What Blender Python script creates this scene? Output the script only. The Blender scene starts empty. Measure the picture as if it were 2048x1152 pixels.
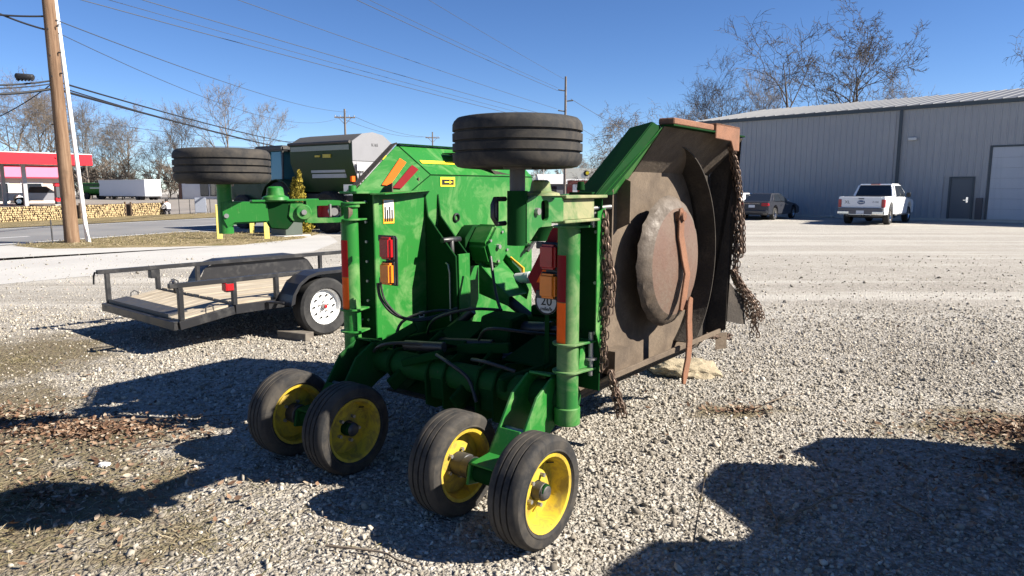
import bpy, bmesh, math, random
import numpy as np
from mathutils import Vector as V, Matrix as M
D = bpy.data
S = bpy.context.scene
COL = S.collection
R = math.radians
random.seed(7)

# ------------------------------------------------------------------ camera
cam = D.cameras.new('camera')
cam.sensor_width = 36.0
cam.lens = 1400.0 / 2048.0 * 36.0
cam.clip_start = 0.05
cam.clip_end = 4000
cam_ob = D.objects.new('camera', cam)
COL.objects.link(cam_ob)
cam_ob.location = (0, 0, 1.7)
cam_ob.rotation_euler = (R(90 - 8.09), 0, 0)
S.camera = cam_ob
S.render.resolution_x = 1024
S.render.resolution_y = 576

# ------------------------------------------------------------------ sky, sun, exposure
SUN_EL = 36.0
SUN_DIR = V((0.978, -0.207, 0)).normalized() * math.cos(R(SUN_EL)) + V((0, 0, math.sin(R(SUN_EL))))
w = D.worlds.new('World')
S.world = w
w.use_nodes = True
nt = w.node_tree
sky = nt.nodes.new('ShaderNodeTexSky')
sky.sky_type = 'NISHITA'
sky.sun_disc = False
sky.sun_elevation = R(SUN_EL)
sky.sun_rotation = math.atan2(SUN_DIR.x, SUN_DIR.y)
sky.altitude = 2000
sky.air_density = 0.8
sky.dust_density = 0.0
sky.ozone_density = 3.0
bg = nt.nodes['Background']
hsv = nt.nodes.new('ShaderNodeHueSaturation')
hsv.inputs['Hue'].default_value = 0.507
hsv.inputs['Saturation'].default_value = 1.16
hsv.inputs['Value'].default_value = 1.0
nt.links.new(sky.outputs[0], hsv.inputs['Color'])
nt.links.new(hsv.outputs[0], bg.inputs[0])
bg.inputs[1].default_value = 0.057
sun = D.lights.new('sun', 'SUN')
sun.energy = 5.0
sun.angle = R(0.5)
sun.color = (1.0, 0.93, 0.82)
sun_ob = D.objects.new('sun', sun)
COL.objects.link(sun_ob)
sun_ob.location = (20, -5, 30)
sun_ob.rotation_euler = SUN_DIR.to_track_quat('Z', 'Y').to_euler()
S.view_settings.view_transform = 'Standard'
S.view_settings.look = 'None'
S.view_settings.gamma = 1.0
S.view_settings.use_curve_mapping = False
S.view_settings.exposure = 1.45
S.render.engine = 'CYCLES'
S.cycles.max_bounces = 6
S.cycles.transparent_max_bounces = 8

# ------------------------------------------------------------------ helpers
def lin(c):
    return tuple(((x / 255.0) / 12.92 if x / 255.0 <= 0.04045 else ((x / 255.0 + 0.055) / 1.055) ** 2.4) for x in c)

MATS = {}
class N:
    """tiny node-graph helper"""
    def __init__(s, name):
        s.m = D.materials.new(name)
        s.m.use_nodes = True
        s.t = s.m.node_tree
        s.b = s.t.nodes['Principled BSDF']
    def n(s, typ, **kw):
        x = s.t.nodes.new(typ)
        for k, v in kw.items():
            if k.startswith('i_'):
                x.inputs[int(k[2:]) if k[2:].isdigit() else k[2:]].default_value = v
            else:
                setattr(x, k, v)
        return x
    def l(s, a, b):
        s.t.links.new(a, b)
    def pos(s, obj=False):
        if obj:
            return s.n('ShaderNodeTexCoord').outputs['Object']
        return s.n('ShaderNodeNewGeometry').outputs['Position']
    def noise(s, scale, detail=4, rough=.6, vec=None, dist=0):
        x = s.n('ShaderNodeTexNoise')
        x.inputs['Scale'].default_value = scale
        x.inputs['Detail'].default_value = detail
        x.inputs['Roughness'].default_value = rough
        x.inputs['Distortion'].default_value = dist
        s.l(vec if vec is not None else s.pos(), x.inputs['Vector'])
        return x.outputs['Fac']
    def ramp(s, fac, stops):
        x = s.n('ShaderNodeValToRGB')
        e = x.color_ramp.elements
        e[0].position, e[0].color = stops[0][0], (*stops[0][1], 1)
        e[1].position, e[1].color = stops[-1][0], (*stops[-1][1], 1)
        for p, c in stops[1:-1]:
            q = e.new(p); q.color = (*c, 1)
        s.l(fac, x.inputs[0])
        return x.outputs[0]
    def fr(s, fac, a, b):
        x = s.n('ShaderNodeMapRange')
        x.inputs[1].default_value = a; x.inputs[2].default_value = b
        s.l(fac, x.inputs[0])
        return x.outputs[0]
    def mix(s, fac, a, b, mode='MIX'):
        x = s.n('ShaderNodeMix', data_type='RGBA', blend_type=mode)
        for sock, v in ((x.inputs[0], fac), (x.inputs[6], a), (x.inputs[7], b)):
            if isinstance(v, (int, float)): sock.default_value = v
            elif isinstance(v, tuple): sock.default_value = (*v[:3], 1)
            else: s.l(v, sock)
        return x.outputs[2]
    def math(s, op, a, b=None):
        x = s.n('ShaderNodeMath', operation=op)
        for i, v in enumerate((a, b)):
            if v is None: continue
            if isinstance(v, (int, float)): x.inputs[i].default_value = v
            else: s.l(v, x.inputs[i])
        return x.outputs[0]
    def bump(s, h, strength=.3, dist=.01):
        x = s.n('ShaderNodeBump')
        x.inputs['Strength'].default_value = strength
        x.inputs['Distance'].default_value = dist
        s.l(h, x.inputs['Height'])
        s.l(x.outputs[0], s.b.inputs['Normal'])
    def done(s, col=None, rough=None, metal=None, spec=None):
        for k, v in (('Base Color', col), ('Roughness', rough), ('Metallic', metal), ('Specular IOR Level', spec)):
            if v is None: continue
            if isinstance(v, (int, float)): s.b.inputs[k].default_value = v
            elif isinstance(v, tuple): s.b.inputs[k].default_value = (*v[:3], 1)
            else: s.l(v, s.b.inputs[k])
        return s.m

def worn(name, base, other, scale=6, lo=.45, hi=.7, rough=.5, rough2=.8, metal=0.0, bump=0.0, bscale=60, detail=6, fine=None):
    """base colour with a second (dirt / wear) colour where noise is high"""
    k = N(name)
    f = k.fr(k.noise(scale, detail, .65), lo, hi)
    c = k.mix(f, base, other)
    if fine:
        c = k.mix(k.fr(k.noise(scale * 12, 4, .7), .35, .75), c, tuple(x * fine for x in base))
    if bump:
        k.bump(k.math('ADD', k.noise(bscale, 5, .75), k.noise(bscale * .3, 4, .7)), bump, .010)
    r = k.n('ShaderNodeMapRange'); r.inputs[3].default_value = rough; r.inputs[4].default_value = rough2
    k.l(f, r.inputs[0])
    return k.done(c, r.outputs[0], metal)

class MB:
    """mesh builder"""
    def __init__(s):
        s.v = []; s.f = []; s.mi = []; s.cur = 0
    def add(s, vs, fs):
        o = len(s.v)
        s.v += [tuple(x) for x in vs]
        for f in fs:
            s.f.append([i + o for i in f]); s.mi.append(s.cur)
    def bx(s, x0, x1, y0, y1, z0, z1):
        s.add([(x0, y0, z0), (x1, y0, z0), (x1, y1, z0), (x0, y1, z0), (x0, y0, z1), (x1, y0, z1), (x1, y1, z1), (x0, y1, z1)],
              [(0, 3, 2, 1), (4, 5, 6, 7), (0, 1, 5, 4), (1, 2, 6, 5), (2, 3, 7, 6), (3, 0, 4, 7)])
        return s
    def bar(s, p0, p1, wd, ht, up=(0, 0, 1)):
        """rectangular bar from p0 to p1; wd across, ht along up"""
        p0 = V(p0); p1 = V(p1); d = (p1 - p0).normalized(); up = V(up)
        if abs(d.dot(up.normalized())) > .98: up = V((0, 1, 0)) if abs(d.y) < .9 else V((1, 0, 0))
        a = d.cross(up).normalized(); b = a.cross(d).normalized()
        vs = []
        for p in (p0, p1):
            for sa, sb in ((-1, -1), (1, -1), (1, 1), (-1, 1)):
                vs.append(p + a * wd / 2 * sa + b * ht / 2 * sb)
        s.add(vs, [(0, 1, 2, 3), (7, 6, 5, 4), (0, 4, 5, 1), (1, 5, 6, 2), (2, 6, 7, 3), (3, 7, 4, 0)])
        return s
    def cyl(s, p0, p1, r0, r1=None, n=16, cap=True):
        if r1 is None: r1 = r0
        p0 = V(p0); p1 = V(p1); d = (p1 - p0).normalized()
        a = d.orthogonal().normalized(); b = d.cross(a)
        vs = []
        for p, r in ((p0, r0), (p1, r1)):
            for i in range(n):
                t = 2 * math.pi * i / n
                vs.append(p + a * (r * math.cos(t)) + b * (r * math.sin(t)))
        fs = [(i, (i + 1) % n, n + (i + 1) % n, n + i) for i in range(n)]
        if cap: fs += [tuple(range(n))[::-1], tuple(range(n, 2 * n))]
        s.add(vs, fs)
        return s
    def prism(s, poly, vec):
        n = len(poly); vec = V(vec)
        vs = [V(p) for p in poly] + [V(p) + vec for p in poly]
        fs = [tuple(range(n))[::-1], tuple(range(n, 2 * n))] + [(i, (i + 1) % n, n + (i + 1) % n, n + i) for i in range(n)]
        s.add(vs, fs)
        return s
    def lathe(s, prof, origin, axis, n=32, closed=False):
        """prof: list of (r, h) along axis"""
        o = V(origin); d = V(axis).normalized(); a = d.orthogonal().normalized(); b = d.cross(a)
        m = len(prof); vs = []
        for r, h in prof:
            for i in range(n):
                t = 2 * math.pi * i / n
                vs.append(o + d * h + a * (r * math.cos(t)) + b * (r * math.sin(t)))
        fs = []
        for j in range(m if closed else m - 1):
            k = (j + 1) % m
            for i in range(n):
                i2 = (i + 1) % n
                fs.append((j * n + i, j * n + i2, k * n + i2, k * n + i))
        s.add(vs, fs)
        return s
    def tube(s, path, r, n=6, cap=True):
        path = [V(p) for p in path]
        rs = r if isinstance(r, (list, tuple)) else [r] * len(path)
        vs = []; a = None
        for i, p in enumerate(path):
            d = (path[min(i + 1, len(path) - 1)] - path[max(i - 1, 0)])
            if d.length < 1e-9: d = V((0, 0, 1))
            d.normalize()
            if a is None: a = d.orthogonal().normalized()
            a = (a - d * a.dot(d))
            if a.length < 1e-6: a = d.orthogonal()
            a.normalize(); b = d.cross(a)
            for k in range(n):
                t = 2 * math.pi * k / n
                vs.append(p + a * (rs[i] * math.cos(t)) + b * (rs[i] * math.sin(t)))
        fs = []
        for j in range(len(path) - 1):
            for i in range(n):
                i2 = (i + 1) % n
                fs.append((j * n + i, j * n + i2, (j + 1) * n + i2, (j + 1) * n + i))
        if cap and n > 2:
            fs += [tuple(range(n))[::-1], tuple(range((len(path) - 1) * n, len(path) * n))]
        s.add(vs, fs)
        return s
    def hose(s, path, r, n=8, k=6):
        P_ = [V(p) for p in path]; out = []
        for i in range(len(P_) - 1):
            p0, p1, p2, p3 = P_[max(i - 1, 0)], P_[i], P_[i + 1], P_[min(i + 2, len(P_) - 1)]
            for j in range(k):
                t = j / k
                out.append(((p1 * 2) + (p2 - p0) * t + (p0 * 2 - p1 * 5 + p2 * 4 - p3) * t * t + (p1 * 3 - p0 - p2 * 3 + p3) * t ** 3) * .5)
        out.append(P_[-1])
        return s.tube(out, r, n)
    def link(s, c, d, side, L=.05, W=.03, r=.0045):
        """one chain link: a stadium ring in the plane (d, side)"""
        c = V(c); d = V(d).normalized(); side = V(side); side = (side - d * side.dot(d)).normalized(); nn = d.cross(side)
        pts = []
        h = L / 2 - W / 2
        for i in range(10):
            t = 2 * math.pi * i / 10
            x = math.cos(t) * W / 2; y = math.sin(t) * W / 2
            y += h if y > 1e-6 else (-h if y < -1e-6 else 0)
            pts.append((x, y))
        vs = []
        for i, (x, y) in enumerate(pts):
            q = c + side * x + d * y
            rd = (side * x + d * (y - (h if y > h else (-h if y < -h else y)))).normalized() if True else side
            for k in range(4):
                t = math.pi / 4 + math.pi / 2 * k
                vs.append(q + rd * (r * math.cos(t)) + nn * (r * math.sin(t)))
        fs = []
        for i in range(10):
            j = (i + 1) % 10
            for k in range(4):
                k2 = (k + 1) % 4
                fs.append((i * 4 + k, i * 4 + k2, j * 4 + k2, j * 4 + k))
        s.add(vs, fs)
        return s
    def chain(s, path, L=.05, W=.032, r=.0045):
        """links strung along a polyline"""
        path = [V(p) for p in path]
        seg = [(path[i + 1] - path[i]).length for i in range(len(path) - 1)]
        tot = sum(seg); step = L - 2.2 * r; t = 0; k = 0
        rot = random.uniform(0, 3.1)
        while t < tot:
            q = t; i = 0
            while i < len(seg) - 1 and q > seg[i]:
                q -= seg[i]; i += 1
            d = (path[i + 1] - path[i]).normalized()
            p = path[i] + d * q
            o = d.orthogonal().normalized()
            side = M.Rotation(rot + (math.pi / 2) * (k % 2) + random.uniform(-.25, .25), 3, d) @ o
            s.link(p, d + V((random.uniform(-.1, .1), random.uniform(-.1, .1), 0)), side, L, W, r)
            t += step; k += 1
        return s
    def build(s, name, mat, parent=None, angle=35, bevel=0.0, seg=1, smooth=True, fixn=True):
        me = D.meshes.new(name)
        me.from_pydata(s.v, [], s.f)
        mats = mat if isinstance(mat, (list, tuple)) else [mat]
        for q in mats: me.materials.append(q)
        if len(mats) > 1: me.polygons.foreach_set('material_index', s.mi)
        if bevel or fixn:
            bm = bmesh.new(); bm.from_mesh(me)
            if fixn: bmesh.ops.recalc_face_normals(bm, faces=bm.faces)
            if bevel:
                es = [e for e in bm.edges if len(e.link_faces) == 2 and e.calc_face_angle(0) > R(25)]
                bmesh.ops.bevel(bm, geom=es, offset=bevel, segments=seg, affect='EDGES', clamp_overlap=True)
            bm.to_mesh(me); bm.free()
        if smooth:
            me.polygons.foreach_set('use_smooth', [True] * len(me.polygons))
            me.set_sharp_from_angle(angle=R(angle))
        me.update()
        return link(name, me, parent)

def link(name, me, parent=None):
    o = D.objects.new(name, me)
    COL.objects.link(o)
    if parent is not None: o.parent = parent
    return o

def tag(o, label, cat, group=None):
    o['label'] = label; o['category'] = cat
    if group: o['group'] = group
    return o

def thing(name, label, cat, loc=(0, 0, 0), rz=0.0, group=None, scale=1.0):
    o = D.objects.new(name, None)
    COL.objects.link(o)
    o.empty_display_size = .2
    o.location = loc; o.rotation_euler = (0, 0, rz); o.scale = (scale,) * 3
    return tag(o, label, cat, group)

def struct(o):
    o['kind'] = 'structure'
    return o

def stuff(o):
    o['kind'] = 'stuff'
    return o

def copy_tree(o, parent=None):
    c = o.copy(); COL.objects.link(c)
    if parent is not None: c.parent = parent
    for ch in o.children: copy_tree(ch, c)
    return c

def text_mesh(txt, size, mat, name, parent, mtx, ext=.001):
    cu = D.curves.new(name, 'FONT'); cu.body = txt; cu.size = size; cu.extrude = ext
    cu.align_x = 'CENTER'; cu.align_y = 'CENTER'
    to = D.objects.new('t', cu); COL.objects.link(to)
    dg = bpy.context.evaluated_depsgraph_get()
    me = D.meshes.new_from_object(to.evaluated_get(dg))
    D.objects.remove(to); D.curves.remove(cu)
    me.transform(mtx); me.materials.clear(); me.materials.append(mat)
    return link(name, me, parent)

def plane_mtx(o, x, y):
    """matrix with origin o, x axis and y axis given (z = x cross y)"""
    x = V(x).normalized(); y = V(y); y = (y - x * y.dot(x)).normalized(); z = x.cross(y)
    m = M.Identity(4)
    for i in range(3):
        m[i][0] = x[i]; m[i][1] = y[i]; m[i][2] = z[i]; m[i][3] = o[i]
    return m

# ------------------------------------------------------------------ materials
def paint(name, base, dust, lo=.5, hi=.75, scale=3.2, rough=.32, scuff=None, spec=.28):
    """machine paint: dust in streaks, chips, slightly uneven gloss"""
    k = N(name)
    p = k.pos(True)
    f = k.fr(k.noise(scale, 7, .68, p, 1.2), lo, hi)
    c = k.mix(k.math('MULTIPLY', f, .75), base, dust)
    g = k.fr(k.noise(scale * 9, 5, .7, p), .62, .78)
    c = k.mix(k.math('MULTIPLY', g, .35), c, scuff or dust)
    c = k.mix(k.math('MULTIPLY', k.fr(k.noise(1.1, 3, .5, p), .35, .7), .35), c, tuple(x * .72 for x in base))
    r = k.n('ShaderNodeMapRange'); r.inputs[3].default_value = rough + .1; r.inputs[4].default_value = .8
    k.l(f, r.inputs[0])
    # fine scratches running down the sheet, and grime flecks
    mp = k.n('ShaderNodeMapping'); mp.inputs['Scale'].default_value = (55, 55, 4); mp.inputs['Rotation'].default_value = (.25, .1, 0); k.l(p, mp.inputs[0])
    c = k.mix(k.math('MULTIPLY', k.fr(k.noise(1, 5, .75, mp.outputs[0]), .60, .74), .38), c, dust)
    c = k.mix(k.math('MULTIPLY', k.fr(k.noise(34, 3, .6, p), .68, .74), .6), c, (.06, .05, .035))
    k.bump(k.noise(4, 2, .5, p), .02, .01)
    return k.done(c, r.outputs[0], 0, spec)

GREEN = paint('green_paint', (.017, .150, .023), (.20, .31, .12), .48, .76)
GREEN_DK = paint('green_paint_deep_shade', (.004, .036, .008), (.016, .034, .013), .5, .85, 5, .7, None, .06)  # the machine green with deep shade put into its colour
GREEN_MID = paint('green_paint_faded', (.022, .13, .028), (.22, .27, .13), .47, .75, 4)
GREEN_LOW = paint('green_paint_shade', (.007, .062, .012), (.03, .055, .022), .45, .8, 6, .6, None, .12)  # the machine green darkened to stand in for shade round the centre shaft
GREEN_DUSTY = paint('green_paint_dusty', (.07, .145, .05), (.34, .29, .17), .34, .56, 4.5, .5)
YELLOW = paint('yellow_paint', (.52, .375, .03), (.19, .13, .05), .42, .62, 10, .5, (.10, .06, .025))
MUD = worn('dried_mud', (.14, .104, .072), (.055, .039, .028), 5, .40, .68, .92, .95, 0, .40, 45, 8, .62)
MUD_SHADE = worn('dark_mud_and_shade', (.035, .028, .022), (.07, .055, .042), 6, .45, .7, .95, .9, 0, .7, 40, 8, .6)  # dark mud, also used as painted shade in the wing's front pocket
RUST = worn('rust', (.22, .09, .045), (.11, .06, .04), 16, .4, .7, .8, .9, 0, .5, 90, 6, .6)
RUST_LT = worn('rust_light', (.215, .092, .045), (.12, .06, .036), 9, .4, .7, .75, .9, 0, .35, 80, 6, .75)
PAN = worn('worn_pan_steel', (.125, .070, .048), (.12, .088, .064), 3.5, .4, .65, .55, .8, .0, .25, 60, 6, .8)
PAN_RIM = worn('scraped_rim_steel', (.125, .094, .068), (.045, .033, .025), 11, .4, .65, .5, .85, .0, .30, 40, 7, .7)
STEEL = worn('bare_steel', (.32, .31, .30), (.16, .14, .12), 12, .5, .75, .35, .6, .6)
DARK_STEEL = worn('dark_steel', (.05, .05, .052), (.11, .095, .08), 10, .5, .75, .5, .8, .3)
CHAIN = worn('rusty_chain', (.15, .10, .072), (.07, .047, .035), 40, .4, .7, .5, .75, .45)
BLACK = worn('black_paint', (.012, .012, .014), (.045, .043, .04), 6, .5, .8, .4, .7, 0, .05)
BLACK_PLAST = worn('black_plastic', (.015, .015, .016), (.05, .05, .048), 8, .5, .8, .55, .8)
HOSE = worn('rubber_hose', (.012, .012, .012), (.04, .038, .03), 20, .5, .8, .5, .8)

def tyre_mat(name, dirt, amount):
    k = N(name)
    p = k.pos(True)
    f = k.fr(k.noise(7, 7, .7, p, .6), .42, .72)
    c = k.mix(k.math('MULTIPLY', f, amount), (.017, .017, .018), dirt)
    c = k.mix(k.math('MULTIPLY', k.fr(k.noise(2.5, 4, .6, p), .5, .65), .45), c, dirt)
    c = k.mix(k.math('MULTIPLY', k.fr(k.noise(50, 4, .7, p), .5, .8), .4), c, tuple(x * .7 for x in dirt))
    k.bump(k.noise(120, 3, .6, p), .15, .003)
    return k.done(c, .82, 0, .3)
TYRE = tyre_mat('tyre_rubber_dusty', (.088, .074, .057), .7)
TYRE_CLEAN = tyre_mat('tyre_rubber', (.06, .058, .055), .6)

def flat(name, c, rough=.6, metal=0, spec=.4, var=.25, scale=20):
    k = N(name)
    f = k.noise(scale, 4, .6)
    col = k.mix(f, tuple(x * (1 - var) for x in c), tuple(min(1, x * (1 + var)) for x in c))
    return k.done(col, rough, metal, spec)
RED_LENS = flat('red_lens', (.33, .008, .012), .25, 0, .6, .15)
AMBER_LENS = flat('amber_lens', (.75, .20, .015), .25, 0, .6, .15)
RED_TAPE = flat('red_reflective_tape', (.42, .012, .010), .6, 0, .15, .15)
DKRED_TAPE = flat('dark_red_reflective_tape', (.17, .005, .009), .6, 0, .15, .15)
ORANGE_TAPE = flat('orange_reflective_tape', (.80, .11, .008), .6, 0, .15, .12)
WHITE = flat('white_paint', (.74, .74, .72), .45, 0, .4, .06)
WHITE_CAR = flat('white_car_paint', (.76, .77, .78), .22, 0, .6, .04, 3)
YEL_STRIPE = flat('yellow_vinyl', (.80, .62, .03), .4, 0, .4, .1)
ORANGE_DECAL = flat('orange_decal', (.85, .36, .03), .4, 0, .4, .1)
DECAL_WHITE = flat('white_decal', (.72, .71, .68), .4, 0, .4, .08)
INK = flat('black_ink', (.012, .012, .012), .5, 0, .3, .1)
GREY_SIGN = flat('grey_sign_face', (.45, .46, .46), .5, 0, .4, .08)
GLASS = N('dark_glass').done((.018, .022, .028), .06, 0, .8)
GLASS_TEAL = N('tinted_cab_glass').done((.05, .16, .19), .08, 0, .8)
CHROME = N('chrome').done((.62, .62, .63), .18, 1.0)
# ================================================================== SETTING
def at(x, y, Y):
    """survey helper: the point seen at photograph position (x, y) that lies Y metres ahead of the camera"""
    c, s_ = math.cos(R(8.09)), math.sin(R(8.09))
    a = (x - 1024) / 1400.0; b = (576 - y) / 1400.0
    d = V((a, c + b * s_, -s_ + b * c))
    return V((0, 0, 1.7)) + d * (Y / d.y)

DIRT = [(-3.0, 3.4, 1.9, 1.4), (-3.2, 4.5, 1.3, .75), (-5.0, 6.9, 1.2, 1.6), (4.1, 4.75, 1.5, .75), (1.75, 5.2, .5, .22), (-4.2, 5.3, 1.0, .8)]

def gravel_mat():
    k = N('gravel_ground')
    p = k.pos()
    def vor(scale):
        x = k.n('ShaderNodeTexVoronoi'); x.inputs['Scale'].default_value = scale
        wob = k.n('ShaderNodeVectorMath', operation='MULTIPLY_ADD')
        nz = k.n('ShaderNodeTexNoise'); nz.inputs['Scale'].default_value = scale * .7
        k.l(p, nz.inputs['Vector'])
        k.l(nz.outputs['Color'], wob.inputs[0]); wob.inputs[1].default_value = (.02, .02, .02); k.l(p, wob.inputs[2])
        k.l(wob.outputs[0], x.inputs['Vector'])
        return x
    v1 = vor(34); v2 = vor(70)
    c1 = k.ramp(v1.outputs['Color'], [(0.0, (.10, .088, .072)), (.35, (.26, .235, .20)), (.65, (.40, .37, .32)), (1.0, (.66, .63, .57))])
    c2 = k.ramp(v2.outputs['Color'], [(0.0, (.09, .078, .064)), (.5, (.27, .245, .205)), (1.0, (.52, .49, .44))])
    c = k.mix(k.fr(k.noise(5, 4, .7), .4, .6), c1, c2)
    gap = k.fr(v1.outputs['Distance'], .35, .75)
    c = k.mix(k.math('MULTIPLY', gap, .5), c, (.09, .076, .06))  # darker between stones: crevice shade put into the colour
    # larger tone patches and wheel-worn pale lanes of fines
    c = k.mix(k.math('MULTIPLY', k.fr(k.noise(.55, 5, .6), .42, .68), .45), c, (.46, .43, .38))
    mp = k.n('ShaderNodeMapping'); mp.inputs['Rotation'].default_value = (0, 0, R(-52)); mp.inputs['Scale'].default_value = (.05, .75, 1)
    k.l(p, mp.inputs[0])
    lanes = k.fr(k.noise(1.0, 3, .5, mp.outputs[0]), .5, .66)
    far = k.n('ShaderNodeSeparateXYZ'); k.l(p, far.inputs[0])
    lanes = k.math('MULTIPLY', lanes, k.fr(far.outputs[1], 6.5, 12))
    c = k.mix(k.math('MULTIPLY', lanes, .35), c, (.50, .465, .41))
    c = k.mix(k.math('MULTIPLY', k.math('MULTIPLY', k.fr(k.noise(7, 5, .75), .48, .66), k.fr(far.outputs[1], 5, 9)), .55), c, (.20, .175, .14))
    c = k.mix(k.math('MULTIPLY', k.math('MULTIPLY', k.fr(k.noise(3.3, 6, .75), .54, .70), k.fr(far.outputs[1], 5, 9)), .5), c, (.55, .535, .50))
    c = k.mix(k.math('MULTIPLY', k.fr(far.outputs[1], 9, 30), .25), c, (.46, .45, .43))
    c = k.mix(k.math('MULTIPLY', k.fr(k.noise(1.9, 5, .65), .58, .75), .35), c, (.17, .15, .115))
    # trampled and rolled smoother away from the machine, dustier tracks
    c = k.mix(k.math('MULTIPLY', k.fr(far.outputs[1], 6, 18), .38), c, (.40, .378, .34))
    mp2 = k.n('ShaderNodeMapping'); mp2.inputs['Rotation'].default_value = (0, 0, R(12)); mp2.inputs['Scale'].default_value = (.06, .9, 1)
    k.l(p, mp2.inputs[0])
    trk = k.math('MULTIPLY', k.fr(k.noise(1.0, 4, .6, mp2.outputs[0]), .52, .62), k.fr(far.outputs[1], 7, 11))
    c = k.mix(k.math('MULTIPLY', trk, .45), c, (.52, .495, .45))
    trk2 = k.math('MULTIPLY', k.fr(k.noise(.8, 5, .6, mp.outputs[0]), .58, .68), k.fr(far.outputs[1], 6, 10))
    c = k.mix(k.math('MULTIPLY', trk2, .35), c, (.25, .225, .185))
    # bare soil with moss where the gravel has thinned out
    msk = None
    for cx, cy, rx, ry in DIRT:
        a = k.n('ShaderNodeVectorMath', operation='SUBTRACT'); k.l(p, a.inputs[0]); a.inputs[1].default_value = (cx, cy, 0)
        b = k.n('ShaderNodeVectorMath', operation='DIVIDE'); k.l(a.outputs[0], b.inputs[0]); b.inputs[1].default_value = (rx, ry, 1)
        l_ = k.n('ShaderNodeVectorMath', operation='LENGTH'); k.l(b.outputs[0], l_.inputs[0])
        q = k.math('SUBTRACT', 1.0, l_.outputs['Value'])
        msk = q if msk is None else k.math('MAXIMUM', msk, q)
    msk = k.math('ADD', msk, k.math('MULTIPLY', k.math('SUBTRACT', k.noise(2.6, 6, .7), .5), 2.2))
    msk = k.fr(msk, -.02, .5)
    soil = k.ramp(k.noise(22, 6, .8), [(.3, (.065, .048, .03)), (.48, (.135, .105, .065)), (.6, (.155, .135, .075)), (.8, (.29, .245, .175))])
    c = k.mix(k.math('MULTIPLY', msk, .93), c, soil)
    h = k.math('ADD', k.math('MULTIPLY', v1.outputs['Distance'], -1.0), k.math('MULTIPLY', v2.outputs['Distance'], -.5))
    k.bump(h, .9, .022)
    return k.done(c, .93, 0, .2)
GRAVEL = gravel_mat()

def sheet(name, pts, z, mat):
    me = D.meshes.new(name)
    me.from_pydata([(x, y, z) for x, y in pts], [], [list(range(len(pts)))])
    me.materials.append(mat)
    o = link(name, me)
    bm = bmesh.new(); bm.from_mesh(me)
    bmesh.ops.recalc_face_normals(bm, faces=bm.faces)
    if bm.faces and sum(f.normal.z for f in bm.faces) < 0: bmesh.ops.reverse_faces(bm, faces=bm.faces)
    bm.to_mesh(me); bm.free()
    return struct(o)

sheet('ground', [(-900, -300), (900, -300), (900, 1500), (-900, 1500)], 0.0, GRAVEL)

def asphalt(name, base, var):
    k = N(name)
    c = k.mix(k.fr(k.noise(.35, 5, .6), .35, .7), base, var)
    c = k.mix(k.math('MULTIPLY', k.fr(k.noise(60, 3, .7), .4, .7), .4), c, tuple(x * .6 for x in base))
    k.bump(k.noise(90, 3, .7), .3, .006)
    return k.done(c, .9, 0, .25)
ASPHALT = asphalt('road_asphalt', (.155, .155, .16), (.215, .21, .205))
LOT = asphalt('parking_lot_asphalt', (.20, .18, .16), (.27, .245, .22))
CONC = asphalt('driveway_concrete', (.37, .36, .345), (.44, .43, .41))

ROAD_O = V((-14.0, 25.0, 0)); ROAD_T = V((.38, .925, 0)).normalized(); ROAD_N = V((-ROAD_T.y, ROAD_T.x, 0))
def road(t, p):
    q = ROAD_O + ROAD_T * t + ROAD_N * p
    return (q.x, q.y)
def strip(name, t0, t1, p0, p1, z, mat):
    return sheet(name, [road(t0, p0), road(t1, p0), road(t1, p1), road(t0, p1)], z, mat)

strip('road', -70, 420, -.35, 9.15, .006, ASPHALT)
strip('road_edge_line', -70, 420, .05, .2, .010, WHITE)
strip('road_edge_line', -70, 420, 8.75, 8.88, .010, WHITE)
for i in range(-4, 12):
    strip('lane_marking', 5.1 + i * 9.1, 7.9 + i * 9.1, 2.98, 3.12, .010, WHITE)
strip('parking_lot', -60, 190, 15.5, 150, .005, LOT)
sheet('driveway', [(-26, 4.5), (-15.2, 9.5), (-9.2, 12.3), (-8.3, 13.6), (-7.6, 14.6), (-6.6, 16.4), (-5.4, 19.0), (-5.6, 22.5), (-6.6, 25.4), (-7.2, 25.6), (-8.2, 21.2), (-13.2, 19.9), (-15.0, 21.0), (-26, 0.5)], .004, CONC)

def turf_mat(name, a, b, c_):
    k = N(name)
    c = k.ramp(k.noise(1.6, 6, .7), [(.3, a), (.5, b), (.72, c_)])
    c = k.mix(k.math('MULTIPLY', k.fr(k.noise(45, 4, .8), .45, .7), .5), c, tuple(x * .45 for x in b))
    k.bump(k.noise(35, 5, .8), 1.0, .03)
    return k.done(c, .95, 0, .15)
TURF = turf_mat('dry_turf', (.11, .10, .035), (.21, .165, .09), (.30, .245, .15))
def mound(name, pts, h, mat):
    m = MB(); n = len(pts)
    cx = sum(p[0] for p in pts) / n; cy = sum(p[1] for p in pts) / n
    inn = [(cx + (x - cx) * .93, cy + (y - cy) * .93) for x, y in pts]
    m.add([(x, y, -.02) for x, y in pts] + [(x, y, h) for x, y in inn],
          [tuple(range(n, 2 * n))] + [(i, (i + 1) % n, n + (i + 1) % n, n + i) for i in range(n)])
    return struct(m.build(name, mat))
mound('grass_verge', [(-15.0, 20.8), (-13.3, 19.75), (-10.5, 20.3), (-8.3, 21.0), (-7.1, 24.0), (-7.3, 27.2), (-9.6, 27.0), (-13.0, 27.0)], .05, TURF)
_v = [road(t, 9.3 + random.uniform(-.1, .1)) for t in range(-60, 120, 6)] + [road(t, 15.6 + random.uniform(-.4, .4)) for t in range(114, -66, -6)]
sheet('grass_verge', _v, .03, TURF)
_k = [road(30, 19.5), road(30, 19.8), road(110, 40), road(110, 39.6)]
CURB = flat('curb_concrete', (.42, .40, .36), .9, 0, .2, .2, 6)

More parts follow.
